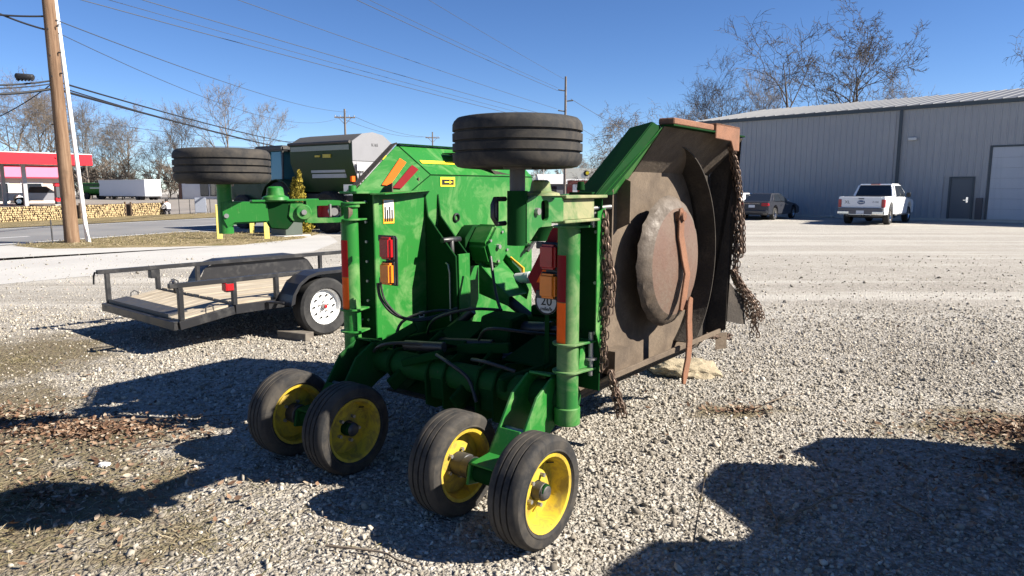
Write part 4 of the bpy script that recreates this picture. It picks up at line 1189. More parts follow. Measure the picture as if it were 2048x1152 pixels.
# ---- the two folded wings
def wing(s):
    def P(u, v, w_): return V((s * u, v, w_))
    U0, U1 = .80, .985          # deck skin and lower skirt edge
    VR, VF = .60, 2.44          # rear and front of the wing
    VC = 1.07 if s < 0 else 1.16  # where the cut-off rear corner meets the outer edge
    WT = 2.02 if s < 0 else 2.05
    ub = 1.04
    UO = 1.11 if s > 0 else 1.06
    UC = 1.0 if s > 0 else .99
    VP4 = .95 if s < 0 else 1.06
    skin = [
        [(U0, VR, .54), (U0, VF, .54), (U0, VF, 1.80), (U0, VC + .10, 1.80), (U0, VP4, 1.67), (U0, VR, 1.67)],       # main sheet
        [(U0, VC + .10, 1.80), (U0, VF, 1.80), (ub, VF, WT), (ub, VC, WT)],                                          # sloped outer band
        [(U0, VP4, 1.67), (U0, VC + .10, 1.80), (ub, VC, WT), (UC - .01, VR - .02, 1.66)],                           # cut-off corner
    ]
    d = MB()
    for poly in skin:
        d.prism([P(*q) for q in poly], (s * .006, 0, 0))
    deck = d.build('wing_deck', GREEN, mower, 12)
    d = MB()
    for poly in skin[:2]:
        d.prism([P(q[0] + .0085, q[1], q[2]) for q in poly], (s * .006, 0, 0))
    und = d.build('underside_sheet', MUD, deck, 12)
    # thin dark lines along the bends
    MB().tube([P(U0 - .001, VP4, 1.67), P(U0 - .001, VC + .10, 1.80), P(U0 - .001, VF, 1.80)], .0045, 6).build('bend_line', GREEN_DK, deck)
    MB().tube([P(U0 - .001, VC + .10, 1.80), P(ub - .001, VC, WT)], .004, 6).build('bend_line', GREEN_DK, deck)
    # skirts
    k = MB(); k.prism([P(U0 - .01, VR - .008, .62), P(U1, VR - .008, .62), P(U1, VR - .008, 1.67), P(U0 - .01, VR - .008, 1.67)], (0, .008, 0))
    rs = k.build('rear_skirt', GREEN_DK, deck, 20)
    for i in range(7):
        wz = .80 + i * .135
        MB().cyl(P(U0 + .05, VR - .008, wz), P(U0 + .05, VR - .020, wz), .010, .010, 6).build('skirt_bolt', STEEL, deck, 30)
        if i % 2: MB().cyl(P(U1 - .03, VR - .008, wz), P(U1 - .03, VR - .018, wz), .009, .009, 6).build('skirt_bolt', STEEL, deck, 30)
    # rolled lip at the inner rear edge
    MB().bar(P(U0 - .012, VR + .02, .60), P(U0 - .012, VR + .02, 1.67), .022, .05, (0, 1, 0)).build('rear_lip', GREEN, deck, 30, .005)
    fl = .06 if s > 0 else 0.0
    if s < 0:
        k = MB(); k.prism([P(UC - .01, VR - .03, 1.662), P(ub, VC, WT + .012), P(ub + .06, VC - .01, WT + .0), P(UC + .05, VR - .04, 1.655)], V((0, -.35, .6)).normalized() * .007)
    else: k = MB(); k.prism([P(UC - .004, VR - .03 - fl, 1.665), P(UC - .004, VC - fl * .6, WT + .012 + fl * .15), P(U0 + .02, VC + .03, WT + .0), P(U0 + .02, VR + .0, 1.655)], V((0, -.35, .6)).normalized() * .007)
    k.build('corner_skirt', GREEN_DK if s > 0 else MUD_SHADE, deck, 20)  # right skirt takes the green with shade painted in
    if s > 0:
        MB().prism([P(UC - .004, VR - .03 - fl, 1.667), P(UC - .004, VC - fl * .6, WT + .014 + fl * .15), P(ub - .01, VC + .02, WT - .012), P(UC - .02, VR + .03, 1.652)], (.006, 0, 0)).build('corner_lip', GREEN_DK, deck, 20)
    k = MB(); k.prism([P(ub - .03, VC, WT + .002), P(UO, VC, WT + .002), P(UO, VF - .12, WT + .002), P(ub - .03, VF, WT + .002)], (0, 0, .008))
    k.build('outer_skirt', GREEN_DK, deck, 20)
    k = MB()
    k.prism([P(U0 + .016, VF, .56), P(U1, VF, .66), P(U1, VF, WT - .06), P(ub, VF, WT), P(U0 + .016, VF, 1.8)], (0, .008, 0))
    k.build('front_skirt', MUD_SHADE, deck, 20)
    # hinge side: sloped sheet, hinge tube and rail
    k = MB()
    k.prism([P(U0 + .016, VR + .08, .56), P(U0 + .016, VF - .06, .56), P(U1, VF - .12, .675), P(U1, VR + .10, .675)], (0, 0, .010))
    k.build('hinge_skirt', MUD, deck, 20)
    MB().bar(P(U1 + .002, VR + .10, .668), P(U1 + .002, VF - .12, .668), .016, .034).build('skirt_edge_bar', MUD, deck, 30, .003)
    MB().cyl(P(U0 - .02, VR + .10, .535), P(U0 - .02, VF - .05, .535), .03, .03, 14).build('hinge_tube', MUD_SHADE, deck, 40)
    # upright welded plates on the underside
    MB().prism([P(U0 + .015, .80, 1.30), P(.93, .80, 1.36), P(.93, .80, 1.70), P(U0 + .015, .80, 1.74)], (0, .010, 0)).build('baffle_plate', MUD, deck, 20)
    MB().prism([P(U0 + .015, 1.06, 1.46), P(.90, 1.06, 1.50), P(.90, 1.06, 1.74), P(U0 + .015, 1.06, 1.78)], (0, .010, 0)).build('baffle_plate', MUD, deck, 20)
    MB().bx(*sorted((s * (U0 + .015), s * .90)), .92, 1.10, .62, .76).build('baffle_block', MUD, deck, 20)
    # ring baffles round the front half of the cutting circle
    cv, cw = 1.50, 1.245
    rr, a_lo, a_hi, ud = .72, -56, 92, .968
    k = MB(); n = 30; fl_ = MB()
    for i in range(n):
        a0 = R(a_lo + (a_hi - a_lo) * i / n); a1 = R(a_lo + (a_hi - a_lo) * (i + 1) / n)
        p0 = (cv + rr * math.cos(a0), cw + rr * math.sin(a0)); p1 = (cv + rr * math.cos(a1), cw + rr * math.sin(a1))
        k.prism([P(U0 + .013, *p0), P(U0 + .013, *p1), P(ud, *p1), P(ud, *p0)], V((0, math.cos(a0), math.sin(a0))) * .008)
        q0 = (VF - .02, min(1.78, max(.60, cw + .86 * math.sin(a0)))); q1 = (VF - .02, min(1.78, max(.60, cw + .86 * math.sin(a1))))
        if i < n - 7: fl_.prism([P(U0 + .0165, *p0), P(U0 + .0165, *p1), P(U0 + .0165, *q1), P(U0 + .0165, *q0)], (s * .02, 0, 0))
    k.build('ring_baffle', MUD_SHADE, deck, 40)
    fl_.build('pocket_shade_layer', MUD_SHADE, deck, 30)  # dark floor of the front pocket, its shade put into the colour
    # pan with worn rim, spindle and the two swinging blades
    sp = MB(); sp.cyl(P(U0 + .01, cv, cw), P(.95, cv, cw), .12, .09, 20); sp.build('spindle_housing', MUD_SHADE, deck, 40)
    pan = MB()
    pan.lathe([(0, .030), (.10, .027), (.24, .016), (.335, 0.0)], P(1.0, cv, cw), (s, 0, 0), 48)
    po = pan.build('blade_pan', PAN, deck, 40)
    rm = MB(); nseg = 60
    rprof = [(.335, 0.0), (.368, -.014), (.395, -.034), (.412, -.062), (.40, -.064), (.37, -.035), (.32, -.012)]
    vs = []; rr2 = random.Random(3)
    for j, (r_, h_) in enumerate(rprof):
        for i in range(nseg):
            t_ = 2 * math.pi * i / nseg
            dent = (.0085 if i % 3 == 0 else 0) * (j in (1, 2, 3)) * rr2.uniform(.3, 1.3)
            rad = r_ + rr2.uniform(-.0015, .001) * (j in (2, 3))
            vs.append(P(1.0 + h_ - dent, cv + rad * math.cos(t_), cw + rad * math.sin(t_)))
    fs = []
    for j in range(len(rprof)):
        k2 = (j + 1) % len(rprof)
        for i in range(nseg):
            i2 = (i + 1) % nseg; fs.append((j * nseg + i, j * nseg + i2, k2 * nseg + i2, k2 * nseg + i))
    rm.add(vs, fs)
    ro = rm.build('pan_rim', PAN_RIM, deck, 25)
    bl = MB()
    bl.cyl(P(1.022, cv - .02, cw), P(1.028, cv - .02, cw), .028, .028, 16)
    bl.build('centre_nut', RUST, deck, 40, .003)
    for pv_, pw_ in ((cv - .03, cw + .285), (cv + .10, cw - .285)):
        MB().cyl(P(1.004, pv_, pw_), P(1.060, pv_, pw_), .034, .030, 14).build('blade_bolt', RUST, deck, 40, .003)
    def blade(pv_, pw_, path, wd=.075):
        b_ = MB()
        pts = [V((s * (1.036 + du), pv_ + dv, pw_ + dw)) for du, dv, dw in path]
        vs = []
        for i, p in enumerate(pts):
            dd = (pts[min(i + 1, len(pts) - 1)] - pts[max(i - 1, 0)]).normalized()
            sd = V((1, 0, 0)).cross(dd).normalized()
            wloc = wd / 2 * (1.0 if 0 < i < len(pts) - 1 else .55)
            for o_, t_ in ((-1, -.007), (1, -.007), (1, .007), (-1, .007)):
                vs.append(p + sd * wloc * o_ + V((t_, 0, 0)))
        fs = [(0, 1, 2, 3), tuple(len(vs) - 4 + q for q in (3, 2, 1, 0))]
        for i in range(len(pts) - 1):
            for j in range(4):
                j2 = (j + 1) % 4
                fs.append((i * 4 + j, i * 4 + j2, i * 4 + 4 + j2, i * 4 + 4 + j))
        b_.add(vs, fs)
        b_.build('blade', RUST_LT, deck, 40, .003)
    blade(cv - .03, cw + .285, [(0, -.01, .05), (0, 0, 0), (.0, .0, -.12), (.01, .04, -.26), (.025, .06, -.36), (.025, .02, -.50), (.02, -.01, -.585)])
    blade(cv + .10, cw - .285, [(.018, .02, .05), (.018, 0, 0), (.018, -.0, -.10), (.022, .01, -.22), (.03, -.02, -.34), (.03, -.06, -.44), (.03, -.08, -.50)])
    # skid runner on the outer edge
    if s > 0:
        MB().bx(1.0, 1.10, VC + .03, 1.80, WT + .012, WT + .05).build('skid_bar', RUST_LT, deck, 30, .006)
    k = MB()
    k.prism([P(.955, 1.78, WT + .06), P(1.115, 1.78, WT + .06), P(1.115, 2.20, WT + .06), P(.955, 2.24, WT + .06)], (0, 0, -.014))
    k.prism([P(1.115, 1.78, WT + .06), P(1.115, 2.20, WT + .06), P(1.115, 2.20, WT - .10), P(1.115, 2.10, WT - .10), P(1.115, 2.05, WT - .04), P(1.115, 1.78, WT - .035)], (-s * .012, 0, 0))
    if s > 0: k.build('skid_shoe', RUST_LT, deck, 30, .004)
    # inner face: ledge, lift lugs, cylinder, gearbox with guard, drive line
    k = MB(); k.prism([P(U0 - .02, VR - .03, 1.66), P(U0 - .10, VR + .03, 1.66), P(U0 - .06, 1.14, 1.685), P(U0 - .002, 1.16, 1.685)], (0, 0, .008))
    k.build('ledge', GREEN, deck, 20)
    lug = [(U0 - .004, 1.66), (U0 - .03, 1.50), (.56, 1.28), (.50, 1.22), (.48, .62), (U0 - .004, .56)]
    for v0 in (1.10, 1.235):
        k = MB(); k.prism([P(u_, v0, w_) for u_, w_ in lug], (0, .014, 0))
        k.build('lift_lug', GREEN_DK, deck, 20, .002)
    k = MB(); k.bar(P(.482, 1.18, .62), P(.495, 1.18, 1.235), .12, .014, (1, 0, 0))
    k.build('lug_flange', GREEN, deck, 30, .002)
    k = MB(); k.cyl(P(.58, 1.175, .62), P(.60, 1.175, 1.12), .042, .042, 18); k.cyl(P(.60, 1.175, 1.12), P(.61, 1.175, 1.34), .021, .021, 12)
    k.cyl(P(.61, 1.08, 1.33), P(.61, 1.27, 1.33), .022, .022, 12)
    k.build('lift_cylinder', BLACK, deck, 40, .003)
    MB().tube([P(.545, 1.09, .75), P(.545, 1.085, 1.10), P(.56, 1.085, 1.16), P(.585, 1.09, 1.17)], .007, 8).build('hydraulic_line', STEEL, deck)
    gc = (1.58, 1.26)
    k = MB()
    oc = [(gc[0] + .17 * math.cos(R(a_)), gc[1] + .17 * math.sin(R(a_))) for a_ in (22, 67, 112, 157, 202, 247, 292, 337)]
    k.prism([P(U0 - .01, *q) for q in oc], (-s * .10, 0, 0))
    k.build('gearbox_mount', GREEN_DK, deck, 25, .004)
    k = MB()
    hx = [(gc[0] - .14, gc[1] + .02), (gc[0] - .02, gc[1] + .17), (gc[0] + .10, gc[1] + .15), (gc[0] + .17, gc[1] - .02), (gc[0] + .05, gc[1] - .16), (gc[0] - .08, gc[1] - .13)]
    k.prism([P(.70, *q) for q in hx], (-s * .20, 0, 0))
    gb = k.build('wing_gearbox', GREEN, deck, 25, .022, 2)
    MB().cyl(P(.50, gc[0], gc[1]), P(.475, gc[0], gc[1]), .022, .018, 8).build('filler_plug', STEEL, deck, 30)
    for dv_, dw_ in ((-.09, .05), (.05, .11), (.11, -.03), (.0, -.11)): MB().cyl(P(.505, gc[0] + dv_, gc[1] + dw_), P(.488, gc[0] + dv_, gc[1] + dw_), .011, .011, 6).build('gearbox_bolt', STEEL, deck, 30)
    k = MB()
    k.prism([P(.60, gc[0] - .10, 1.14), P(.60, gc[0] + .20, 1.14), P(.42, gc[0] + .20, 1.00), P(.34, gc[0] + .16, .90), P(.34, gc[0] - .06, .90), P(.44, gc[0] - .10, 1.0)], (0, 0, -.012))
    k.prism([P(.62, gc[0] + .20, 1.22), P(.62, gc[0] + .20, .96), P(.36, gc[0] + .18, .84), P(.33, gc[0] + .17, .92), P(.46, gc[0] + .20, 1.10)], (0, .012, 0))
    k.prism([P(.60, gc[0] - .10, 1.14), P(.44, gc[0] - .10, 1.0), P(.34, gc[0] - .06, .90), P(.34, gc[0] - .06, .82), P(.60, gc[0] - .10, .90)], (0, -.010, 0))
    k.build('drive_guard', GREEN, deck, 20, .004)
    k = MB(); k.cyl(P(.46, gc[0] + .02, .88), P(.14, 1.60, .70), .040, .040, 18)
    k.build('drive_shaft', BLACK_PLAST, deck, 40)
    if s < 0:
        k = MB(); k.cyl((-.45, 1.75, 1.0), (-.12, 1.80, 1.045), .042, .042, 20); k.cyl((-.36, 1.763, 1.012), (-.33, 1.768, 1.016), .047, .047, 20)
        k.build('drive_tube', GREY_SIGN, deck, 40)
    # stiffener foot at the hinge, lit sheet below the gearbox
    k = MB(); k.prism([P(U0 - .004, 1.45, .60), P(U0 - .004, 2.40, .60), P(.62, 2.36, .545), P(.62, 1.5, .545)], (0, 0, .010))
    k.build('hinge_flange', GREEN_DUSTY, deck, 20)
    k = MB(); k.lathe([(.034, 0), (.034, .012), (.024, .014), (.022, .004)], P(U0 - .002, 1.44, 1.48), (-s, 0, 0), 20)
    k.build('plug_ring', BLACK, deck)
    k = MB(); k.cyl(P(U0, 2.36, 1.20), P(U0 - .06, 2.36, 1.20), .02, .02, 10); k.bar(P(U0 - .05, 2.30, 1.16), P(U0 - .05, 2.42, 1.25), .03, .02)
    k.build('lock_pin', DARK_STEEL, deck, 30)
    # flange with chain beyond the rear skirt
    k = MB(); k.prism([P(U1 + .002, VR - .06, .95), P(U1 + .002, VR + .02, .80), P(U1 + .002, VR + .02, 1.60), P(U1 + .002, VR - .06, 1.58)], (s * .006, 0, 0))
    k.build('chain_flange', GREEN, deck, 20)
    return deck, P

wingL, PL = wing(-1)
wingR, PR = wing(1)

# ---- chains
def hang(P, deck, top, pts, n, jit=.02, L=.048, W=.03):
    rr = random.Random(int(top * 1000) % 997)
    for i in range(n):
        path = []
        ju, jv = rr.uniform(-jit, jit), rr.uniform(-jit, jit)
        cut = rr.uniform(.7, 1.0)
        q = pts if i == 0 else [p for p in pts]
        for j, (u, v, w_) in enumerate(q):
            f = j / (len(q) - 1)
            path.append(P(u + ju * (.3 + f) , v + jv * (.3 + f), w_ + (1 - cut) * f * .1 + rr.uniform(-.01, .01)))
        MB().chain(path, L, W).build('chain_strand', CHAIN, deck, 60, fixn=False)
hang(PR, wingR, 1.5, [(.995, .60, 1.56), (1.005, .60, 1.40), (1.02, .63, 1.22), (1.01, .61, 1.02)], 5, .018, .052, .034)
hang(PR, wingR, 1.1, [(1.0, .60, 1.30), (1.01, .62, 1.15), (1.0, .61, .85), (.995, .62, .74)], 3, .012)
hang(PR, wingR, 0.7, [(.99, .72, .68), (1.0, .75, .58), (1.01, .80, .47), (1.01, .82, .41)], 5, .025)
hang(PR, wingR, 1.9, [(1.03, 2.28, 1.98), (1.02, 2.42, 1.80), (1.01, 2.50, 1.60), (1.02, 2.52, 1.40), (1.02, 2.53, 1.20)], 9, .028, .052, .034)
hang(PR, wingR, 1.3, [(1.0, 2.46, 1.55), (1.01, 2.52, 1.30), (1.01, 2.53, 1.05), (1.02, 2.60, .95)], 5, .03, .052, .034)
hang(PR, wingR, 1.0, [(1.0, 2.50, 1.08), (1.03, 2.60, .95), (1.06, 2.74, .80), (1.07, 2.80, .68)], 8, .055, .044, .028)
hang(PR, wingR, .68, [(1.07, 2.78, .72), (1.07, 2.80, .64), (1.07, 2.80, .56)], 3, .03)
hang(PR, wingR, .66, [(.97, 2.14, .66), (.98, 2.26, .63), (.99, 2.38, .60), (1.0, 2.44, .58)], 7, .03, .036, .024)
hang(PL, wingL, 1.45, [(1.0, .585, 1.50), (1.01, .575, 1.30), (1.01, .575, 1.05), (1.0, .58, .90)], 3, .008)
hang(PL, wingL, .8, [(.99, .60, .78), (.97, .64, .68), (.94, .70, .60), (.90, .74, .55)], 7, .03, .040, .026)
k = MB(); k.prism([PR(.985, 2.45, 1.02), PR(.985, 2.45, .72), PR(1.03, 2.72, .66), PR(1.03, 2.66, .86)], (.006, 0, 0)); k.build('chain_guard_flap', MUD_SHADE, wingR, 20)
k = MB(); k.prism([PR(.985, 2.25, .66), PR(1.03, 2.34, .66), PR(1.03, 2.34, .54), PR(.985, 2.25, .54)], (.0, .012, 0)); k.build('skid_end', MUD, wingR, 20)

# ---- vertical rock-shaft tubes at the rear of each wing, reflective tape and bearing plates
def wing_shaft(s):
    def P(u, v, w_): return V((s * u, v, w_))
    u, v = .87, .46
    sh = MB().cyl(P(u, v, .47), P(u, v, 1.60 if s < 0 else 1.545), .058, .058, 28).build('wing_rock_shaft', GREEN if s < 0 else GREEN_MID, mower)
    MB().cyl(P(u, v, .45), P(u, v, .545), .070, .070, 28).build('shaft_collar', GREEN, sh, 40, .004)
    if s < 0: MB().cyl(P(u, v, 1.575), P(u, v, 1.605), .072, .072, 28).build('shaft_collar', GREEN, sh, 40, .004)
    for w_ in (.735, .885, 1.50) if s > 0 else (.735, .885, 1.49, 1.60):
        m = MB()
        pl = []
        for i in range(13):
            a_ = R(90 + 180 * i / 12)
            pl.append(P(u + .085 * math.cos(a_) * 1.0, v + 0, w_) + V((0, 0, 0)))
        poly = [P(u + .082 * math.cos(R(a_)), v + .082 * math.sin(R(a_)), w_) for a_ in range(150, 331, 15)] + [P(u + .10, v + .155, w_), P(u - .03, v + .155, w_)]
        m.prism(poly, (0, 0, .012))
        m.build('bearing_plate', GREEN_MID if s > 0 else GREEN, sh, 30, .002)
    m = MB(); m.prism([P(u + .05, v + .03, .75), P(u + .07, v + .13, .75), P(u + .055, v + .085, .80), P(u + .055, v + .085, .86), P(u + .05, v + .05, .88)], (s * -.010, 0, 0)); m.build('gusset', GREEN, sh, 20)
    m = MB(); m.cyl(P(u + .07, v + .12, .70), P(u + .07, v + .12, .94), .014, .014, 10); m.cyl(P(u + .07, v + .12, .79), P(u + .07, v + .12, .80), .035, .035, 14); m.build('hinge_pin', STEEL, sh, 40)
    # curved tape, on the side facing the road behind
    for (w0, w1, mt) in ((1.115, 1.36, DKRED_TAPE if s > 0 else RED_TAPE), (.885, 1.112, ORANGE_TAPE)):  # upper right tape is a darker red, shade put into its colour
        m = MB(); rr = .0592; n = 8
        base = 226 if s > 0 else 240
        vs = []
        for i in range(n + 1):
            a_ = R(base + 64 * i / n)
            c_, s_ = math.cos(a_), math.sin(a_)
            for rad in (rr, rr + .0012):
                for zz in (w0, w1):
                    vs.append(V((s * u + rad * c_, v + rad * s_, zz)))
        fs = []
        for i in range(n):
            a4, b4 = i * 4, i * 4 + 4
            fs += [(a4, a4 + 1, b4 + 1, b4), (a4 + 2, b4 + 2, b4 + 3, a4 + 3), (a4 + 1, a4 + 3, b4 + 3, b4 + 1), (a4, b4, b4 + 2, a4 + 2)]
        m.add(vs, fs); m.build('reflective_tape', mt, sh, 60)
    return sh
shL = wing_shaft(-1); shR = wing_shaft(1)

# ---- wing wheels carried high on their arms, tyres lying level
def arm_frame(a, b):
    a = V(a); b = V(b); d = (b - a); L = d.length; d.normalize(); n = V((-d.y, d.x, 0))
    return a, d, n, L
# left in the picture: spindle, beam, gusset, pivot boss and slotted yoke
TL = V((-1.19, -.236, 1.832)); SL = V((-.87, .46, 1.57))
a, d, n, L = arm_frame(V((TL.x, TL.y, 1.57)), SL)
def A(t, o, w_): return a + d * t + n * o + V((0, 0, w_))
e = MB().cyl(A(0, 0, -.145), A(0, 0, .17), .044, .044, 24).build('wheel_spindle', GREEN, mower)
MB().cyl(A(0, 0, .17), A(0, 0, .30), .036, .036, 20).build('spindle_shaft', DARK_STEEL, e)
m = MB(); m.prism([A(-.03, -.05, .055), A(.24, -.05, .045), A(.25, -.05, -.08), A(.05, -.05, -.085), A(.0, -.05, -.12), A(-.03, -.05, -.05)], n * .10)
m.build('wheel_arm', GREEN, mower, 25, .010, 2)
m = MB(); m.prism([A(.19, -.035, .05), A(.42, -.035, .05), A(.385, -.035, -.03), A(.42, -.035, -.06), A(.36, -.035, -.13), A(.26, -.035, -.12), A(.235, -.035, -.07)], n * .07)
m.build('arm_gusset', GREEN_DK, mower, 25, .006)
m = MB(); m.bar(A(.15, 0, .052), A(.56, 0, .058), .10, .014); m.build('arm_top_plate', GREEN, mower, 25, .003)
m = MB(); m.prism([A(.375, -.045, .045), A(.47, -.045, .045), A(.47, -.045, -.09), A(.385, -.045, -.08), A(.36, -.045, -.045)], n * .09); m.build('arm_block', GREEN, mower, 25, .010, 2)
m = MB(); m.cyl(A(.46, -.065, -.02), A(.46, .065, -.02), .050, .050, 24); m.build('pivot_boss', GREEN, mower, 40, .006)
m = MB(); m.cyl(A(.46, -.075, -.02), A(.46, .075, -.02), .017, .017, 12); m.build('pivot_pin', STEEL, mower, 40)
m = MB()
for o_ in (-.05, .035):
    ring = []
    for i in range(17):
        q = R(90 - 180 * i / 16); ring.append((.68 + .072 * math.cos(q), -.018 + .072 * math.sin(q)))
    outer = [(.48, .054)] + ring + [(.48, -.09)]
    inner = [(.545, .020)] + [(.685 + .040 * math.cos(R(90 - 180 * i / 8)), -.018 + .040 * math.sin(R(90 - 180 * i / 8))) for i in range(9)] + [(.545, -.058)]
    def strip_(p, q):
        vs = []
        for (t0, w0) in (p, q): vs.append(A(t0, o_, w0))
        return vs
    # slotted cheek: build as a closed band of quads
    nO = 40
    def samp(pl, f):
        cyc = pl + [pl[0]]; ln = [math.dist(cyc[i], cyc[i + 1]) for i in range(len(pl))]; T = sum(ln) * f; i = 0
        while i < len(ln) - 1 and T > ln[i]: T -= ln[i]; i += 1
        u_ = T / max(ln[i], 1e-9); return (cyc[i][0] + (cyc[i + 1][0] - cyc[i][0]) * u_, cyc[i][1] + (cyc[i + 1][1] - cyc[i][1]) * u_)
    vs = []; fs = []
    for i in range(nO):
        po = samp(outer, i / nO); pi = samp(inner, i / nO)
        vs += [A(po[0], o_, po[1]), A(pi[0], o_, pi[1]), A(po[0], o_ + .018, po[1]), A(pi[0], o_ + .018, pi[1])]
    for i in range(nO):
        p_, q_ = i * 4, ((i + 1) % nO) * 4
        fs += [(p_, q_, q_ + 1, p_ + 1), (p_ + 2, p_ + 3, q_ + 3, q_ + 2), (p_, p_ + 2, q_ + 2, q_), (p_ + 1, q_ + 1, q_ + 3, p_ + 3)]
    m.add(vs, fs)
m.build('slotted_yoke', GREEN, mower, 40)
m = MB(); m.cyl(A(.66, -.035, -.02), A(.66, .035, -.02), .026, .026, 14); m.bar(A(.63, -.052, -.05), A(.63, -.052, .03), .012, .012); m.build('yoke_spring', STEEL, mower, 40)
m = MB(); m.cyl(A(.745, 0, -.02), A(.775, 0, -.02), .075, .06, 20); m.build('dust_boot', MUD, mower, 50)
m = MB(); m.lathe([(.085, 0), (.08, .018), (.055, .03), (.048, .075), (.035, .085), (0, .086)], A(.30, 0, .058), (0, 0, 1), 24); m.build('grease_cap', GREEN, mower, 40)
m = MB(); m.cyl(A(0, .0, -.035) - n * .052, A(0, 0, -.035) - n * .058, .014, .014, 10); m.build('clamp_bolt', STEEL, mower, 40)
wheel_part(TL, (0, 0, 1), R_=.2775, W=.205)

# right in the picture: nearer the camera, clamp block with window, dusty channel beam
TR = V((1.0, -.156, 1.892)); SR = V((.955, .62, 1.60))
a, d, n, L = arm_frame(V((TR.x, TR.y, 1.60)), SR)
n = -n if n.dot(V((1, -.6, 0))) < 0 else n      # towards the camera side
e = MB().cyl(A(0, 0, -.145), A(0, 0, .09), .045, .045, 24).build('wheel_spindle', GREEN_DK, mower)
MB().cyl(A(0, 0, .09), A(0, 0, .30), .034, .034, 20).build('spindle_shaft', DARK_STEEL, e)
m = MB()
out = [(.0, .05), (.06, .068), (.205, .068), (.205, -.07), (.10, -.07), (.03, -.125), (-.0, -.13)]
inn = [(.115, .04), (.13, .048), (.165, .048), (.18, .035), (.18, -.03), (.165, -.044), (.13, -.044), (.115, -.03)]
for o_ in (-.05, .03):
    vs = []; fs = []
    for i in range(nO):
        po = samp(out[::-1], i / nO); pi = samp(inn[::-1], ((i / nO) + .0) % 1)
        ang = math.atan2(po[1] - 0, po[0] - .147)
        best = min(range(80), key=lambda q: abs((math.atan2(samp(inn, q / 80)[1], samp(inn, q / 80)[0] - .147) - ang + math.pi) % (2 * math.pi) - math.pi))
        pi = samp(inn, best / 80)
        vs += [A(po[0], o_, po[1]), A(pi[0], o_, pi[1]), A(po[0], o_ + .02, po[1]), A(pi[0], o_ + .02, pi[1])]
    for i in range(nO):
        p_, q_ = i * 4, ((i + 1) % nO) * 4
        fs += [(p_, q_, q_ + 1, p_ + 1), (p_ + 2, p_ + 3, q_ + 3, q_ + 2), (p_, p_ + 2, q_ + 2, q_), (p_ + 1, q_ + 1, q_ + 3, p_ + 3)]
    m.add(vs, fs)
m.build('clamp_block', GREEN_MID, mower, 30)
m = MB(); m.bar(A(.20, 0, 0), A(.34, 0, 0), .075, .115); m.build('wheel_arm', GREEN_MID, mower, 25, .006)
m = MB(); m.bar(A(.335, 0, .0), A(.66, 0, .0), .06, .10); m.bar(A(.33, .0, .060), A(.76, .0, .060), .11, .016); m.bar(A(.33, 0, -.057), A(.69, 0, -.057), .10, .014)
m.build('channel_beam', GREEN_DUSTY, mower, 25, .003)
m = MB(); m.lathe([(.09, 0), (.085, .012), (.05, .02), (.042, .062), (.03, .07), (0, .071)], A(.19, .0, .068), (0, 0, 1), 24); m.build('grease_cap', GREEN_DUSTY, mower, 40)
m = MB(); m.lathe([(.075, 0), (.06, -.022), (.042, -.066), (0, -.067)], A(.165, 0, -.07), (0, 0, 1), 20); m.build('stop_cone', GREEN_DK, mower, 40)
m = MB(); m.cyl(A(.075, .03, 0), A(.075, .066, 0), .020, .016, 12); m.build('clamp_bolt', STEEL, mower, 40)
MB().bar(A(.10, -.005, 0), A(.198, -.005, 0), .05, .11).build('clamp_shade_fill', BLACK, mower, 30)  # black filler added to stand in for the dark inside of the window
m = MB()
m.tube([A(-.02, -.05, -.05), A(-.07, -.06, -.052), A(-.10, -.06, -.02), A(-.10, -.06, .03), A(-.085, -.06, .055), A(-.02, -.05, .055)], .011, 8)
m.bar(A(-.07, -.06, -.04), A(-.07, -.06, .045), .012, .012)
m.build('pin_handle', BLACK, mower, 40)
wheel_part(TR, (0, 0, 1), R_=.2775, W=.21)
# lever and bolts behind the right beam, against the wing corner
m = MB(); m.bx(.84, .98, .50, .72, 1.665, 1.682); m.cyl((.90, .52, 1.69), (.90, .52, 1.735), .022, .018, 12); m.cyl((.95, .62, 1.68), (.95, .62, 1.70), .014, .014, 8); m.cyl((.96, .68, 1.68), (.96, .68, 1.70), .014, .014, 8)
m.build('latch_plate', GREEN_DK, mower, 30, .003)
m = MB(); m.cyl((.93, .54, 1.595), (1.0, .66, 1.605), .012, .012, 10); m.cyl((.955, .56, 1.50), (.955, .56, 1.58), .014, .014, 10); m.build('latch_rod', STEEL, mower, 40)
m = MB(); m.bx(-.98, -.80, .47, .60, 1.665, 1.68); m.cyl((-.90, .52, 1.68), (-.90, .52, 1.72), .03, .026, 12); m.build('latch_plate', GREEN, mower, 30, .003)

# ---- rear lamps, emblem, speed plate, decals
def lamps(s):
    u0 = .615 if s > 0 else .545; vl = .66 if s > 0 else .505
    br = MB(); br.prism([(s * u0 - .10, vl, 1.40), (s * u0 + .06, vl, 1.40), (s * u0 + .075, vl, 1.385), (s * u0 + .075, vl, 1.075), (s * u0 - .10, vl, 1.075), (s * u0 - .10, vl, 1.12), (s * u0 - .03, vl, 1.12), (s * u0 - .03, vl, 1.36), (s * u0 - .10, vl, 1.36)], (0, .014, 0))
    bo = br.build('lamp_bracket', BLACK, mower, 25, .004)
    for w0, w1, mt in ((1.25, 1.39, RED_LENS), (1.085, 1.225, AMBER_LENS)):
        l_ = MB(); l_.bx(s * u0 - .045, s * u0 + .06, vl - .05, vl - .001, w0, w1)
        l_.build('lamp_lens', mt, bo, 30, .014, 3)
        h_ = MB(); h_.bx(s * u0 - .052, s * u0 + .067, vl - .017, vl - .0005, w0 - .007, w1 + .007)
        h_.build('lamp_housing', BLACK_PLAST, bo, 30, .006)
    return bo
bL = lamps(-1); bR = lamps(1)
